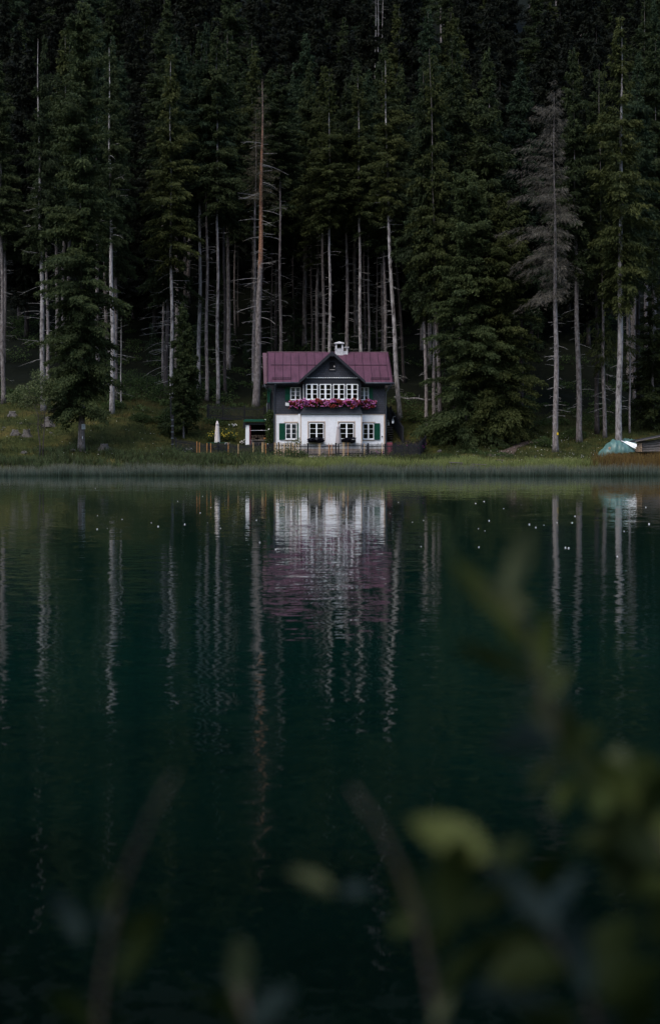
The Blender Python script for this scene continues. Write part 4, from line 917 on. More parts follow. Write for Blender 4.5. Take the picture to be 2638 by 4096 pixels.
m.build('logs', M['logend'], t)
t = thing('garden_basket', 'orange clutter basket on the bench in the shed', 'basket', (-5.95,162.15,3.22)); m = MB(); m.lathe((0,0,0), [(.14,0),(.2,.18),(.17,.18),(.12,.03)], 14); m.build('basket', M['orangewood'], t, True); m = MB()
for k in range(6): m.lathe((random.uniform(-.12,.12),random.uniform(-.12,.12),.12), [(0,-.06),(.06,-.03),(.06,.04),(0,.08)], 8)
m.build('contents', M['redp'], t, True)
# climbing plant between shed and house, shrubs
def bush(label, cs, rs, n, size, mat, cat, base, name='bush', petals=None, pn=0, ps=.05, stems=5, group=None):
    t = thing(name, label, cat, base, 0, group); link('foliage', leaf_blob('foliage', cs, rs, n, size, mat), t); m = MB()
    for k in range(stems):
        c = cs[k % len(cs)]; m.tube([(random.uniform(-.1,.1),random.uniform(-.1,.1),-.1),(c[0]*.6,c[1]*.6,c[2]*.6),(c[0]*1.05,c[1],c[2]*1.1)], [.03,.02,.008], 5)
    m.build('stems', M['bark_dark'], t)
    if petals:
        m = MB()
        for _ in range(pn):
            k = random.randrange(len(cs)); q = Vector((random.gauss(0,1),random.gauss(-.8,.7),random.gauss(.3,.8))).normalized(); p = Vector(cs[k])+Vector([q[i]*rs[k][i]*1.03 for i in range(3)]); r = ps*random.uniform(.7,1.3)
            u = q.orthogonal().normalized(); w_ = q.cross(u); m.add([p+q*r*.5]+[p+(u*math.cos(j*PI/3)+w_*math.sin(j*PI/3))*r for j in range(6)], [(0,1+j,1+(j+1)%6) for j in range(6)]+[tuple(range(6,0,-1))])
        m.build('blossoms', M[petals], t)
    return t
bush('dark climbing plant covering the wall between shed and house', [(0,0,.7),(.05,0,1.5),(0,.1,2.3),(-.1,.1,3.0),(.1,0,3.3)], [(.4,.35,.6),(.38,.35,.6),(.42,.35,.6),(.4,.3,.5),(.3,.3,.4)], 2200, .13, M['leaf_bush'], 'climbing plant', (-5.55,161.6,2.3), 'climbing_plant', 'whitep', 3, .07)
y = W(890,1765,162.5)
bush('rounded bush with yellow flowers behind the left parasol', [(-1.0,0,.45),(-.4,.1,.75),(.3,0,.7),(.95,0,.5),(0,-.2,.5)], [(.55,.5,.45),(.6,.55,.5),(.65,.5,.5),(.55,.5,.42),(.8,.5,.45)], 2600, .10, M['leaf_bush'], 'bush', (y.x,162.5,gz(y.x,162.5)-.05), petals='yellowp', pn=110, ps=.05)
for px, py, Yd, s, lab in ((932,1726,166.0,.32,'white flowering perennial above the yellow bush'),(975,1742,164.2,.4,'white hydrangea low beside the white shed pillar'),(748,1758,158.8,.36,'white flower clump peeping over the fence by the young garden spruce')):
    y = W(px, py, Yd); bush(lab, [(-s*.5,0,s*.6),(s*.5,.05,s*.7)], [(s*.8,s*.6,s*.6)]*2, 380, .09, M['leaf_bush'], 'plant', (y.x,Yd,gz(y.x,Yd)), 'flowering_plant', 'whitep', 14, .06)
y = W(1170,1770,158.4); bush('green leafy shrub growing inside the fence under the left ground floor window', [(-.45,0,.9),(.15,0,1.05),(.5,.05,1.3),(0,0,.4)], [(.5,.35,.4),(.45,.35,.45),(.3,.3,.4),(.7,.3,.4)], 1100, .10, M['leaf_rowan'], 'shrub', (y.x,158.6,1.7), 'shrub')
y = W(1640,1790,158.6); bush('dark heather hedge with violet flowers behind the right end of the fence', [(-1.1,0,.6),(-.3,0,.75),(.5,0,.75),(1.0,.2,.9)], [(.7,.5,.6),(.7,.5,.6),(.7,.5,.65),(.5,.5,.7)], 2600, .09, M['heather'], 'hedge', (y.x,159.3,gz(y.x,159.3)-.05), 'hedge', 'magenta', 12, .04)
y = W(1500,1800,158.5); bush('low green perennials against the wall behind the right part of the fence', [(-.6,0,.3),(.2,0,.35),(.9,0,.3)], [(.5,.3,.35)]*3, 700, .09, M['leaf_bush'], 'plant', (y.x,158.8,1.7), 'flowering_plant', 'pink', 10, .04)
# garden furniture glimpsed through the fence
t = thing('garden_table', 'dark green garden table under the left parasol', 'table', (-10.2,160.0,gz(-10.2,160.0))); m = MB(); m.box(-.9,.9,-.45,.45,.68,.73); m.build('tabletop', M['green'], t)
for sx in (-.8,.8):
    for sy in (-.38,.38): m = MB(); m.box(sx-.03,sx+.03,sy-.03,sy+.03,0,.678); m.build('leg', M['dkwood'], t)
t = thing('garden_chair', 'dark garden chair with white slats behind the fence right of the left parasol', 'chair', (-9.3,159.3,gz(-9.3,159.3))); m = MB(); m.box(-.24,.24,-.22,.22,.42,.46); m.build('seat', M['dkwood'], t); m = MB()
for k in range(5): m.box(-.22+k*.1,-.16+k*.1,-.24,-.215,.95,1.12)
m.build('back_slats', M['white'], t)
for sx in (-.2,.2): m = MB(); m.box(sx-.02,sx+.02,-.25,-.21,.0,1.14); m.build('leg', M['dkwood'], t); m = MB(); m.box(sx-.02,sx+.02,.18,.21,0,.418); m.build('leg', M['dkwood'], t)
t = thing('wooden_stool', 'reddish wooden stool standing behind the fence below the bay', 'stool', (0.03,158.6,1.7)); m = MB(); m.lathe((0,0,.95), [(.0,0),(.42,0),(.44,.06),(.0,.07)], 16); m.build('seat', M['red'], t)
for k in range(3): a = k*2*PI/3; m = MB(); m.tube([(.3*math.cos(a),.3*math.sin(a),0),(.1*math.cos(a),.1*math.sin(a),.95)], .035, 6); m.build('leg', M['orangewood'], t)
# red cabinet, water butt, stairs right of the house
t = thing('red_cabinet', 'dusty red cupboard against the right corner of the house', 'cupboard', (5.45,161.4,1.7)); m = MB(); m.box(-.27,.27,-.2,.25,.05,1.28); m.build('body', M['red'], t); m = MB(); m.box(-.24,.24,-.225,-.203,.1,1.22); m.build('door', M['red'], t); m = MB(); m.box(-.30,.30,-.24,.28,1.282,1.32); m.build('lid', M['greywood'], t)
ST = thing('outdoor_stairs', 'dark wooden stairs with solid railing climbing beside the right wall', 'stairs', (6.3,162.2,2.1))
m = MB()
for k in range(14): u = k/14; m.box(-.55-.55*u,.35-.9*u,u*5.6,u*5.6+.42,.1+u*3.0,.16+u*3.0)
m.build('steps', M['greywood'], ST)
a = Vector((.42,-.1,.0)); b_ = Vector((-.58,5.7,3.05)); m = MB(); m.slab([a+Vector((0,0,.9)), a+Vector((0,0,2.25)), b_+Vector((0,0,1.15)), b_+Vector((0,0,-.2))], .08, d=(1,.15,0)); m.slab([a, a+Vector((0,0,.9)), b_+Vector((0,0,-.2)), b_+Vector((0,0,-.8))], .06, d=(1,.15,0))
m.build('railing_panel', M['dkwood'], ST)
m = MB(); m.tube([a+Vector((0,0,2.3)), b_+Vector((0,0,1.2))], .05, 6); m.build('handrail', M['dkwood'], ST)
for p, h in ((a, 2.3), (a.lerp(b_, .5), 1.75), (b_, 1.25)): m = MB(); m.box(p.x-.06,p.x+.06,p.y-.06,p.y+.06,p.z-.5,p.z+h); m.build('post', M['dkwood'], ST)
t = thing('hanging_lantern', 'pale grey lantern hanging at the stair railing', 'lantern', (W(1570,1688,162.0).x,162.0,W(1570,1694,162.0).z)); m = MB(); m.lathe((0,0,0), [(.07,0),(.10,.05),(.10,.26),(.0,.27)], 6); m.build('lamp_glass', M['white'], t); m = MB(); m.lathe((0,0,.272), [(.14,0),(.05,.10),(.02,.18)], 6); m.tube([(0,0,.40),(.02,.06,.62),(.25,.06,.66)], .015, 5); m.build('cap', M['metal'], t)
fence_run('stair_top_fence', 'bit of dark picket fence at the top of the outdoor stairs', W(1547,1676,166.5), W(1563,1676,166.5), 1.15, .10, 'dkwood', (0.05,.95))
#PART3
# ------------------------------------------------------------------ shore and slope details
def log_pts(p, q, n=8, sag=.06): return [p.lerp(q, i/n) + Vector((0,0,sag*math.sin(i*1.7))) for i in range(n+1)]
a, b_ = RF(921,947), RF(1008,937); a.z += .25; b_.z += .3; a.y = b_.y = (a.y+b_.y)/2; a.z, b_.z = gz(a.x,a.y)+.35, gz(b_.x,b_.y)+.45
m = MB(); m.tube(log_pts(a, b_), [.11,.11,.10,.10,.09,.085,.08,.07,.05], 8)
for k in (2,3,5,6): p = a.lerp(b_, k/8); m.tube([p, p+Vector((random.uniform(-.3,.3),-.1,random.uniform(.2,.5)))], [.025,.008], 4)
tag(m.build('fallen_log', M['bark_pale'], None, True), 'pale fallen trunk lying across the slope right of the house', 'log')
def stump(px, py, r, h, label):
    p = ray_ground(px, py); m = MB(); n = 14; o = []; ph = random.uniform(0,6)
    for z, k in ((-.15,1.9),(.06,1.45),(h*.3,1.12),(h*.75,1.0),(h,.95)):
        o.append([(r*k*(1+(.30 if k > 1.3 else .07)*math.cos(5*2*PI*i/n+ph))*math.cos(2*PI*i/n), r*k*(1+(.30 if k > 1.3 else .07)*math.cos(5*2*PI*i/n+ph))*math.sin(2*PI*i/n), z+(random.uniform(-.06,.08) if z == h else 0)) for i in range(n)])
    V = [q for ring in o for q in ring]; F = [(i*n+k, i*n+(k+1)%n, (i+1)*n+(k+1)%n, (i+1)*n+k) for i in range(4) for k in range(n)]
    t = thing('tree_stump', label, 'stump', p); m.add(V, F)
    for k in range(4):
        a = k*1.6+ph; m.tube([(r*.5*math.cos(a),r*.5*math.sin(a),.2),(r*.9*math.cos(a),r*.9*math.sin(a),.18),(r*1.7*math.cos(a),r*1.7*math.sin(a),.04),(r*2.6*math.cos(a+.2),r*2.6*math.sin(a+.2),-.08)], [.1,.09,.06,.03], 6)
    m.build('wood', M['stump'], t, True)
    m = MB(); top = o[-1]; m.add(top+[(0,0,h-.03)], [(i,(i+1)%n,n) for i in range(n)]); m.build('cut_face', M['stone'], t)
stump(196,1702,.33,.75,'tall grey stump with spread roots behind the rowan stems')
stump(50,1664,.30,.42,'low rooty grey stump at the far left of the bank')
stump(107,1748,.33,.65,'grey stump nearest the water at the far left')
stump(62,1737,.28,.38,'small square stump left of the nearest grey stump')
stump(417,1797,.33,.42,'cut stump in the grass between the signed spruce and the garden')
ROCK = None
def rock(px, py, r, label, group=None):
    p = ray_ground(px, py); m = MB(); n, k = 9, 6; ph = random.uniform(0,6); V = []
    for j in range(k):
        a = -PI/2+PI*j/(k-1)
        for i in range(n):
            b_ = 2*PI*i/n; q = r*(1+.28*math.sin(3*b_+ph)*math.cos(a*2)+random.uniform(-.12,.12)); V.append((q*math.cos(a)*math.cos(b_)*1.25, q*math.cos(a)*math.sin(b_), q*math.sin(a)*.75))
    m.add(V, [(j*n+i, j*n+(i+1)%n, (j+1)*n+(i+1)%n, (j+1)*n+i) for j in range(k-1) for i in range(n)]); o = m.build('rock', M['stone'], None, False, p+Vector((0,0,r*.12))); tag(o, label, 'rock', group)
for px, py in ((16,1712),(9,1720),(85,1694),(206,1735),(227,1615),(285,1631),(234,1740),(166,1694),(392,1650),(215,1742)):
    rock(px, py, random.uniform(.05,.13), 'small pale stone among the grass and stumps on the left bank', 'pale stones on the left bank')
rock(293,1803,.22,'grey rock in the grass just left of the signed spruce'); rock(97,1815,.24,'flat grey rock near the water at far left'); rock(1692,1731,.2,'pale rock on the slope between the slim trunks right of the stairs'); rock(1757,1808,.2,'small pale rock at the right end of the garden fence')
# rowan sapling at the shore
p = ray_ground(166,1836); t = thing('rowan_sapling', 'slender twin stemmed sapling with pale leaves at the water edge far left', 'tree', p)
for sx, tx in ((-.12,-.55),(.14,.42)):
    m = MB(); m.tube([(sx,0,-.1),(sx+.02,0,1.2),(sx+tx*.3,0,2.6),(sx+tx*.25,.1,3.7),(tx*1.5,.1,5.1),(tx*2.4,.2,6.4)], [.065,.05,.042,.034,.025,.012], 7); m.build('trunk', M['bark_dark'], t, True)
m = MB(); axs = axis_fn([Vector((0,0,0)),Vector((0,0,6))]); dead_twigs(m, axs, 2.2, 5.8, 60, 1.7, .016, droop=-.1); m.build('branches', M['bark_dark'], t)
def spot(px, py): q = W(px, py, p.y)-p; return (q.x, random.uniform(-.4,.6), q.z)
cs = [spot(*q) for q in ((48,1590),(80,1560),(110,1590),(130,1545),(150,1500),(160,1560),(180,1525),(215,1535),(245,1555),(235,1590),(205,1580),(95,1608),(130,1600),(180,1600))]
link('crown', leaf_blob('crown', cs, [(.58,.5,.46)]*len(cs), 4200, .17, M['leaf_rowan'], .45), t)
for lab, px, py, s in (('dark green bush under the pale trunks at the far left', 90,1612,1.2),('low green bush between the signed spruce and the white flecked trunk', 300,1606,1.3),('dark bush behind the signed spruce near the slope top', 380,1560,1.5),('leafy bush left of the young garden spruce', 585,1570,1.4),('low dark bush under the dark trunk left of the garden', 640,1600,1.3)):
    q = ray_ground(px, py); bush(lab, [(-.6*s,0,.5*s),(.1*s,0,.75*s),(.7*s,.1,.45*s)], [(.6*s,.6*s,.5*s)]*3, 900, .16, M['leaf_bush'], 'bush', q)
for lab, px, py, sc_, mk in (('dark bush left of the reddish trunk at the far left edge',20,1600,1.1,'leaf_bush'),('tall dark bush between the white flecked trunk and the dark trunk',520,1556,1.8,'leaf_bush'),
        ('low olive bush at the foot of the white flecked trunk',452,1640,.9,'leaf_bush'),('spreading dark bush upslope of the rear garden fence',800,1580,1.5,'leaf_bush'),('dark scrub at the slope top left of the pale patchy trunk',140,1600,1.3,'leaf_bush'),('dark scrub right of the white flecked trunk',470,1600,1.4,'leaf_bush'),('low scrub in the meadow midway between signed spruce and garden',560,1690,.8,'leaf_bush'),('low scrub in the meadow just left of the black gate post',650,1700,.9,'leaf_bush'),('dark scrub under the freckled trunks above the rear garden fence',880,1560,1.4,'leaf_bush'),('low bush on the slope right of the outdoor stairs',1660,1690,1.1,'leaf_bush'),
        ('dark leafy bush at the foot of the thick trunk beside the broad spruce',1790,1745,1.2,'leaf_bush'),('low green bush left of the dying grey spruce',2170,1790,.9,'leaf_bush'),('dark bush right of the dying grey spruce',2290,1760,1.0,'leaf_bush'),('leafy bush behind the slim brown trunk on the right',2400,1720,1.4,'leaf_bush')):
    q = ray_ground(px, py); bush(lab, [(-.6*sc_,0,.4*sc_),(.1*sc_,0,.65*sc_),(.7*sc_,.1,.38*sc_)], [(.65*sc_,.6*sc_,.45*sc_)]*3, 1100, .15, M[mk], 'bush', q)
# undergrowth: one mass along the forest edge
cs, rs = [], []
for _ in range(330):
    Yt = random.uniform(166, 202); X = random.uniform(-.19,.19)*Yt
    if abs(X) < 7 and Yt < 172: continue
    s = random.uniform(.3,1.2); cs.append((X,Yt,gz(X,Yt)+s*.25)); rs.append((s*1.3,s,s*.6))
tag(link('undergrowth', leaf_blob('undergrowth', cs, rs, 60000, .18, M['leaf_bush'])), 'low dark undergrowth under the trees along the forest edge', 'undergrowth', kind='stuff')
cs, rs = [], []
for _ in range(46):
    X = random.uniform(-14.5,-2.0); Yt = random.uniform(154.6,156.9); s = random.uniform(.25,.55)*(1+.4*math.sin(X*1.3)); cs.append((X,Yt,gz(X,Yt)+s*.4)); rs.append((s*1.2,s*.8,s*.9))
for X in (-6.6,-5.2,-4.0,-3.6): cs.append((X,156.6,gz(X,156.6)+.45)); rs.append((.7,.4,.55))
for _ in range(24):
    X = random.uniform(9.5,17); Yt = random.uniform(154,160); s = random.uniform(.2,.45); cs.append((X,Yt,gz(X,Yt)+s*.4)); rs.append((s*1.4,s,s*.8))
tag(link('shore_herbs', leaf_blob('shore_herbs', cs, rs, 9000, .15, M['leaf_bush'], .4)), 'bushy green herbs growing along the outside of the garden fence', 'herbs', kind='stuff')
# white meadow flowers
m = MB()
for _ in range(240):
    X = random.choice((random.uniform(11,25), random.uniform(-30,-14), random.uniform(14,22))); Yt = random.uniform(150,166); z = gz(X,Yt)+random.uniform(.15,.4); r = random.uniform(.02,.045); m.lathe((X,Yt,z), [(0,-r*.4),(r,0),(0,r*.5)], 6)
tag(m.build('meadow_flowers', M['whitep']), 'scattered tiny white flowers in the meadow grass', 'flowers', kind='stuff')
# notice on the spruce and marks on trunks
q = L3.location; s = W(337,1707,q.y); d = Vector((s.x-q.x, -.40, s.z-q.z))
t = thing('notice_sign', 'small white notice nailed to the trunk of the shore spruce', 'sign', (q.x+d.x, q.y-.36, q.z+d.z), .25); m = MB(); m.box(-.16,.16,-.012,.012,-.22,.22); m.build('board', M['signw'], t); m = MB()
for k, (w0, z) in enumerate(((.10,.15),(.12,.09),(.07,.02),(.11,-.04),(.10,-.13))): m.box(-w0,w0,-.016,-.0125,z-.013,z+.013)
m.build('lettering', M['signink'], t)
m = MB(); m.box(-.03,.03,-.02,.02,-.10,.10); tag(m.build('trail_mark', M['white'], None, loc=(W(333,1750,q.y).x, q.y-.37, W(333,1750,q.y).z)), 'small white paint mark low on the signed spruce', 'trail mark')
q = R2.location; z = W(2226,1733,q.y); m = MB(); m.box(-.07,.07,-.02,.02,-.07,.07); m.box(-.07,.07,-.022,.02,-.16,-.072); tag(m.build('trail_mark', M['yellow'], None, loc=(z.x, q.y-.33, z.z)), 'yellow paint mark on the trunk of the dying grey spruce', 'trail mark')

# tarpaulin, white sheets and log shed on the right -----------------------
Yt = 154.0
t = thing('tarpaulin_pile', 'log pile under a crumpled green tarpaulin on the right bank', 'tarpaulin', (24.6,Yt,gz(24.6,Yt)))
ol = [(400,735),(425,765),(470,765),(560,690),(575,720),(800,700),(960,680),(1075,665),(1080,610),(960,560),(840,490),(760,460),(690,442),(640,465),(560,535),(490,610),(430,670)]
def z3(u, v, Y=Yt): return W(2300+u*.2195, 1660+v*.2195, Y)
nu, nv = 40, 22; V = []; F = []
topu = [400,430,490,560,640,690,760,840,960,1040,1085]; topv = [730,668,610,535,465,442,460,490,560,600,625]; botu = [400,430,480,560,580,800,960,1085]; botv = [742,768,762,725,700,698,682,668]
for j in range(nv):
    s = j/(nv-1)
    for i in range(nu):
        u = 400+685*i/(nu-1); tv = np.interp(u, topu, topv); bv = np.interp(u, botu, botv); e = math.sin(PI*i/(nu-1))**.5
        if s < .6:
            k = s/.6; v = bv+(tv-bv)*math.sin(k*PI/2); y = -1.1*e*math.cos(k*PI/2)
        else:
            k = (s-.6)/.4; v = tv+(bv-tv)*k**1.6; y = 1.2*e*k
        q = z3(u, v); fold = .10*math.sin(u*.035+s*3)+.06*math.sin(u*.08-s*5)+.05*math.sin(u*.02+s*11)
        V.append((q.x-24.6+.03*math.sin(s*14+u*.05), y+fold*e*(1-abs(s-.6)), q.z-gz(24.6,Yt)+.04*math.sin(u*.06+s*8)*e))
for j in range(nv-1):
    for i in range(nu-1): F.append((j*nu+i, j*nu+i+1, (j+1)*nu+i+1, (j+1)*nu+i))
m = MB(); m.add(V, F); m.build('tarpaulin', M['tarp'], t, True)
m = MB()
for r in range(3):
    for k in range(5):
        x = z3(600+k*42, 700).x-24.6+(r%2)*.15; m.tube([(x,-.85,.25+r*.28),(x,.6,.25+r*.28)], .135, 9)
m.build('log', M['logend'], t)
t = thing('white_sheets', 'white corrugated sheets leaning between the tarpaulin and the log shed', 'sheets', (26.0,154.1,gz(26,154.1))); g = t.location
def q3(u, v, dy): p = z3(u, v); return (p.x-g.x, p.y-g.y+dy, p.z-g.z)
m = MB(); m.slab([q3(825,462,.1),q3(850,468,.1),q3(1060,560,-.7),q3(1070,612,-.75),q3(1010,590,-.7)], .04, d=(-.1,-.8,.6)); m.build('lower_sheet', M['sheet'], t)
m = MB(); m.slab([q3(905,480,.3),q3(940,474,.4),q3(1095,530,-.5),q3(1088,585,-.62),q3(1060,575,-.6)], .04, d=(-.1,-.8,.6)); m.build('upper_sheet', M['sheet'], t)
LS = thing('log_shed', 'weathered grey log shed with a sloping board roof at the right edge', 'shed', (27.0,154.3,gz(27,154.3)-.2)); g = LS.location
def l3(u, v, dy=0): p = z3(u, v, 154.3); return Vector((p.x-g.x, dy, p.z-g.z))
for k, (v, r) in enumerate(((655,.155),(620,.15),(575,.16),(535,.15),(500,.14))):
    a, b_ = l3(1150, v+6), l3(1800, v-14-k*10); m = MB(); m.tube([a.lerp(b_, i/6)+Vector((0,.02*math.sin(i*2+k),.015*math.sin(i*1.3+k))) for i in range(7)], r, 10); m.build('log', M['greywood'], LS, True)
m = MB(); m.slab([l3(1060,490,-.5), l3(1800,345,-.5), l3(1800,325,2.6), l3(1060,470,2.6)], .06, d=(0,0,1)); m.build('roof', M['dkwood'], LS)
m = MB(); a, b_ = l3(1060,482,-.56), l3(1800,337,-.56); m.obox((a+b_)/2, (b_-a)/2, (0,.02,0), (0,0,.05)); m.build('roof_edge', M['greywood'], LS)
m = MB(); m.box(l3(1170,600).x, l3(1800,600).x, .2, 2.4, -.1, 1.35); m.build('rear_wall', M['black'], LS)
m = MB()
for r in range(5):
    for k in range(3):
        p = l3(1105+k*38, 655-r*32, -.3); m.tube([p, p+Vector((0,.7,0))], .075+.02*random.random(), 8)
m.build('stacked_logs', M['logend'], LS)
t = thing('green_cover', 'green tarpaulin lying behind the bright trunk beside the log shed', 'tarpaulin', (W(2510,1765,161).x,161,gz(W(2510,1765,161).x,161)))
g = t.location; V = []; F = []
for i in range(14):
    for j in range(5):
        u = 850+230*i/13; q = W(2300+u*.2195, 1660+(425+40*abs(i/13-.35)+(0,0,6,30,90)[j])*.2195, 161); V.append((q.x-g.x, (.9,.4,-.1,-.5,-.7)[j], q.z-g.z+.05*math.sin(i*1.9+j)))
for i in range(13):
    for j in range(4): F.append((i*5+j,i*5+j+1,(i+1)*5+j+1,(i+1)*5+j))
m = MB(); m.add(V, F); m.build('cover', M['tarp'], t, True)
# low mooring planks at the mouth of the path
for i, (x0, x1, y0, lab) in enumerate(((1795,1850,1849,'pale plank lying at the shore left of the path'),(1885,1945,1856,'second pale plank lying at the shore right of the path mouth'))):
    p = W(x0, y0, 148.7); q = W(x1, y0+3, 148.7); m = MB(); m.obox((p+q)/2, (q-p)/2, (0,.18,0), (0,0,.035)); m.box(p.x+.1,p.x+.2,148.6,148.75,p.z-.6,p.z-.03); m.box(q.x-.2,q.x-.1,148.6,148.75,q.z-.6,q.z-.03); tag(m.build('plank', M['greywood']), lab, 'plank')

# white fluff drifting on the lake -----------------------------------------
fl = MB(); fl.lathe((0,0,0), [(.0,-.006),(.022,-.002),(.026,.012),(.014,.026),(0,.03)], 7); fm = fl.mesh('floating_fluff', M['whitep'], True)
Z8 = [(120,283,7),(388,271,8),(505,261,6),(573,211,5),(662,279,6),(835,341,7),(905,373,8),(358,255,4),(230,240,4),(584,138,3),(620,187,4),(122,223,3),(1407,215,3),(1505,252,4),(605,255,3),(820,243,5),(112,103,3),(165,280,3),(474,160,3),(1443,165,4)]
Z7 = [(1134,205,8),(1148,207,9),(764,203,6),(980,105,8),(1007,118,7),(1163,98,7),(1478,32,6),(1492,104,9),(808,89,6),(762,123,4),(786,7,6),(750,15,5),(1356,243,8),(870,37,4),(1175,70,6),(1042,108,4),(790,133,4),(1385,135,5),(480,95,4),(527,88,4),(517,200,5),(1098,97,5)]
for u, v, s in [(280+.909*u, 1860+.909*v, s*.8) for u, v, s in Z8]+[(1200+.934*u, 2000+.934*v, s*.85) for u, v, s in Z7]:
    Yd = (CAMH-.15)*FPX/(v-YH); o = link('floating_fluff', fm, None, (((u-XC)/FPX*Yd), Yd, .154)); k = s/FPX*Yd/.052; o.scale = (k,k,k*.8); o.rotation_euler = (0,0,random.uniform(0,6)); tag(o, 'white speck of fluff drifting on the dark lake', 'fluff', 'white fluff on the lake')

# willow shoots on the near bank, out of focus ---------------------------------
M['wleaf'] = foliage('willow_leaf', (.022,.038,.010), (.054,.070,.017), (.082,.094,.028), 6, .35)
M['wleaf_pale'] = foliage('willow_leaf_underside', (.040,.054,.026), (.064,.076,.036), (.088,.098,.048), 6, .3)
M['wleaf_blue'] = foliage('willow_leaf_bluish', (.007,.016,.016), (.012,.023,.022), (.018,.031,.029), 6, .3)  # bluish green leaf colour
M['wleaf_dark'] = foliage('willow_leaf_dimmed', (.004,.010,.002), (.010,.018,.003), (.017,.025,.006), 6, .35)  # darker leaf copy, dimness of the lower foreground put into its colour
M['wstem'] = plain('willow_stem', (.040,.029,.024), .7, .3, 30)
def leaf(parent, a, b_, w, mat, Y, dy=.02, curl=.12):
    """lance shaped leaf from a to b (whole-view px), widest w px"""
    A = WF(a[0], a[1], Y)-parent.location; B = WF(b_[0], b_[1], Y+dy)-parent.location; d = B-A; L = d.length; side = d.cross(Vector((0,1,0))).normalized(); nrm = side.cross(d).normalized(); k = 9; wd = w*FULL/FPX*Y/2; V = []
    tilt = random.uniform(-.5,.5)
    for i in range(k+1):
        u = i/k; p = A+d*u+nrm*(L*curl*math.sin(PI*u)); r = wd*max(.02, math.sin(PI*min(1, u*.96+.04))**.75); V += [p-side*r+nrm*r*(.35+tilt), p, p+side*r+nrm*r*(.35-tilt)]
    F = [(i*3+j, i*3+j+1, (i+1)*3+j+1, (i+1)*3+j) for i in range(k) for j in (0,1)]; m = MB(); m.add(V, F)
    o = m.build('leaf', M[mat], parent, True); a_ = o.data.attributes.new('tint','FLOAT','POINT'); t_ = random.uniform(.3,.9); a_.data.foreach_set('value', np.full(len(V), t_, np.float32)); return o
def shoot(label, stem, rad, leaves, Y, foot):
    t = thing('willow_shoot', label, 'plant', foot); m = MB(); pts = [WF(x, y, Y)-t.location for x, y in stem]; low = Vector((0,0,-.1))
    pts = [low, low.lerp(pts[0], .5)+Vector((0,.03,.05))]+pts; m.tube(pts, [rad*1.5,rad*1.3]+[rad*(1.15-.75*i/(len(stem)-1)) for i in range(len(stem))], 8); m.build('stem', M['wstem'], t, True)
    for lf in leaves: leaf(t, *lf[:4], Y+(lf[4] if len(lf) > 4 else random.uniform(-.05,.05)), random.uniform(-.03,.03))
Y = 1.5
shoot('leafy willow shoot arching in from the lower right, out of focus', [(1640,2130),(1540,1960),(1400,1850),(1300,1730),(1262,1600),(1232,1480),(1180,1395)], .0024, [
 ((1180,1390),(1248,1228),58,'wleaf_pale'), ((1222,1478),(1050,1300),52,'wleaf'), ((1236,1430),(1120,1362),46,'wleaf_pale'), ((1258,1590),(1285,1420),58,'wleaf'), ((1255,1580),(1050,1500),42,'wleaf_dark'),
 ((1285,1730),(1262,1620),62,'wleaf_pale'), ((1300,1720),(1376,1790),46,'wleaf'), ((1310,1640),(1378,1840),62,'wleaf_dark'), ((1300,1728),(1130,1748),44,'wleaf_blue'), ((1300,1740),(1200,1690),40,'wleaf_blue'), ((1350,1800),(1345,1700),52,'wleaf'),
 ((1430,1880),(1450,1740),96,'wleaf_pale'), ((1520,1985),(1425,1770),104,'wleaf'), ((1545,1880),(1480,1760),90,'wleaf'), ((1420,1870),(1545,2030),80,'wleaf_dark'), ((1350,1815),(1290,1900),44,'wleaf'), ((1500,1930),(1330,1980),54,'wleaf_dark'), ((1480,2050),(1380,1960),58,'wleaf_dark'), ((1600,2090),(1440,2060),60,'wleaf'), ((1460,1900),(1390,1760),74,'wleaf'), ((1560,2010),(1490,1830),92,'wleaf'), ((1545,1965),(1400,1930),66,'wleaf'), ((1330,1765),(1400,1700),48,'wleaf'), ((1262,1640),(1330,1560),44,'wleaf'), ((1240,1520),(1170,1460),40,'wleaf'), ((1500,2000),(1420,2090),76,'wleaf_dark'), ((1450,1890),(1400,1990),60,'wleaf_dark'), ((1560,1990),(1470,2120),76,'wleaf_dark'), ((1360,1810),(1420,1900),60,'wleaf'), ((1600,2100),(1520,2210),84,'wleaf_dark'), ((1320,1760),(1240,1850),40,'wleaf_dark'), ((1500,1930),(1560,1800),80,'wleaf_dark')], Y, (.36,1.6,.72))
shoot('reddish willow shoot rising in the lower middle with broad leaves', [(1030,2440),(1005,2300),(975,2140),(930,2020),(885,1930),(820,1840)], .0025, [
 ((1135,2000),(955,1915),88,'wleaf',-.1), ((1080,1960),(1040,2190),110,'wleaf_dark',-.1), ((985,2170),(930,2000),60,'wleaf_dark'), ((775,2078),(668,2034),40,'wleaf_pale',.02), ((860,2080),(790,2085),34,'wleaf_blue',.1),
 ((985,2240),(1080,2130),60,'wleaf_dark'), ((1020,2330),(1130,2210),64,'wleaf_dark'), ((1015,2395),(1060,2320),36,'wleaf_pale'), ((970,2160),(915,2180),40,'wleaf')], 1.4, (-.06,1.5,.75))
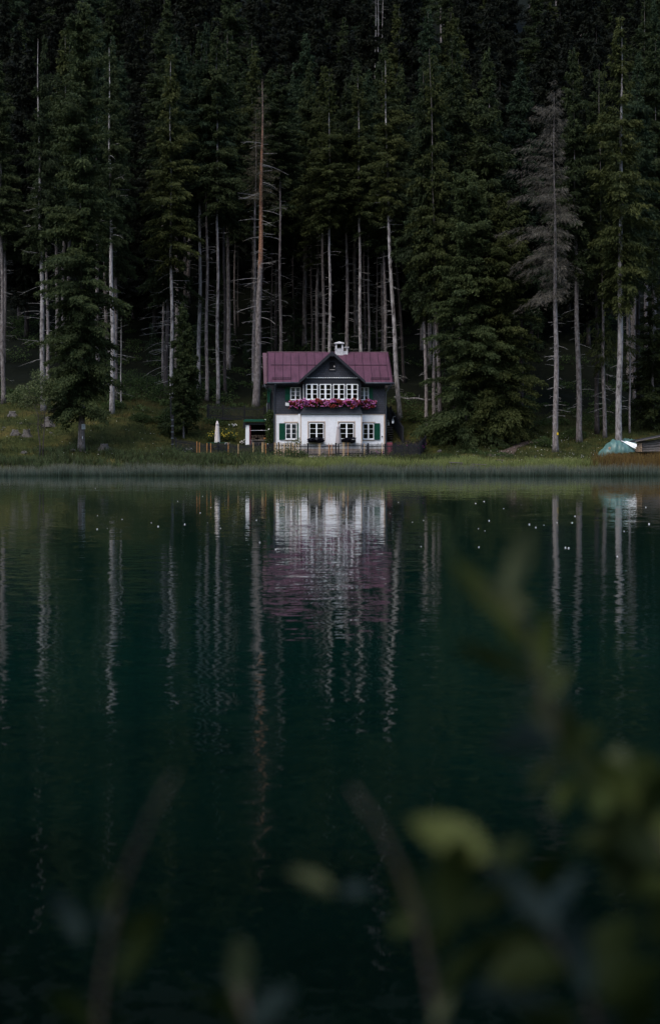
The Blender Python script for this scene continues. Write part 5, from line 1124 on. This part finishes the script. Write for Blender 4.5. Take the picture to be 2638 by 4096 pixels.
shoot('willow shoot with bluish leaves in the lower right corner', [(1420,2480),(1370,2330),(1290,2190),(1180,2060),(1110,1990)], .0021, [
 ((1300,2170),(1130,2020),66,'wleaf_blue'), ((1280,2140),(1370,2030),52,'wleaf_blue'), ((1370,2330),(1335,2120),66,'wleaf_blue'), ((1380,2270),(1490,2330),60,'wleaf_blue'), ((1330,2280),(1090,2200),100,'wleaf_dark'), ((1300,2250),(1130,2290),90,'wleaf_dark'),
 ((1280,2340),(1080,2320),56,'wleaf_blue'), ((1400,2360),(1560,2250),80,'wleaf_dark'), ((1350,2250),(1500,2150),66,'wleaf_dark'), ((1450,2420),(1540,2330),80,'wleaf_dark'), ((1250,2150),(1190,2260),70,'wleaf_dark'), ((1190,2080),(1080,2150),60,'wleaf_dark'), ((1400,2330),(1480,2200),84,'wleaf_dark'), ((1440,2390),(1330,2420),70,'wleaf_blue'), ((1230,2110),(1310,1990),60,'wleaf_dark'), ((1150,2030),(1230,1960),52,'wleaf_dark'), ((1380,2400),(1200,2380),70,'wleaf_dark')], 1.35, (.24,1.5,.75))
shoot('thin bare willow twig leaning on the lower left', [(225,2460),(240,2280),(262,2160),(298,2030),(355,1900),(408,1805)], .0017, [
 ((262,2170),(200,2140),36,'wleaf_blue'), ((268,2190),(390,2130),52,'wleaf_dark'), ((270,2300),(370,2150),56,'wleaf_dark'), ((190,2200),(120,2080),52,'wleaf_blue',.1), ((240,2130),(280,2040),44,'wleaf_dark'), ((225,2400),(110,2330),60,'wleaf_dark')], 1.4, (-.30,1.5,.75))
shoot('short upright willow leaf tip in the bottom left centre', [(585,2470),(575,2390),(560,2300)], .0035, [((562,2350),(556,2190),58,'wleaf_pale'), ((580,2400),(690,2310),50,'wleaf_blue'), ((580,2410),(480,2320),44,'wleaf_dark')], 1.4, (-.17,1.5,.75))

# ------------------------------------------------------------------ light, camera
wd = bpy.data.worlds.new('World'); S.world = wd; wd.use_nodes = True; nt = wd.node_tree; bg = nt.nodes['Background']
sky = nt.nodes.new('ShaderNodeTexSky'); sky.sky_type = 'NISHITA'; sky.sun_disc = False
sd = Vector((-.40,-.62,1.15)).normalized(); sky.sun_elevation = math.asin(sd.z); sky.sun_rotation = math.atan2(sd.x, sd.y)
sky.air_density = 1.0; sky.dust_density = 2.0; sky.ozone_density = 1.0
nt.links.new(sky.outputs[0], bg.inputs[0]); bg.inputs[1].default_value = .11
sl = bpy.data.lights.new('sun', 'SUN'); sl.energy = .6; sl.angle = R_(25); sl.color = (1,.96,.92)
so = bpy.data.objects.new('sun', sl); C.objects.link(so); so.rotation_euler = sd.to_track_quat('Z','Y').to_euler(); so.location = (0,-50,120)
cam = bpy.data.cameras.new('camera'); co = bpy.data.objects.new('camera', cam); C.objects.link(co); S.camera = co
co.location = (0,0,CAMH); co.rotation_euler = (PI/2,0,0); cam.sensor_fit = 'VERTICAL'; cam.sensor_height = 36; cam.sensor_width = 24
cam.lens = FPX/4096*36; cam.shift_y = -(2048-YH)/4096; cam.clip_start = .05; cam.clip_end = 3000
cam.dof.use_dof = True; cam.dof.focus_distance = 158; cam.dof.aperture_fstop = 2.9
S.view_settings.view_transform = 'Standard'; S.view_settings.look = 'None'; S.view_settings.gamma = 1; S.view_settings.exposure = 1.55
S.render.engine = 'CYCLES'; cy = S.cycles; cy.max_bounces = 6; cy.diffuse_bounces = 3; cy.glossy_bounces = 3; cy.transmission_bounces = 3; cy.transparent_max_bounces = 8
cy.use_denoising = True; cy.sample_clamp_indirect = 4
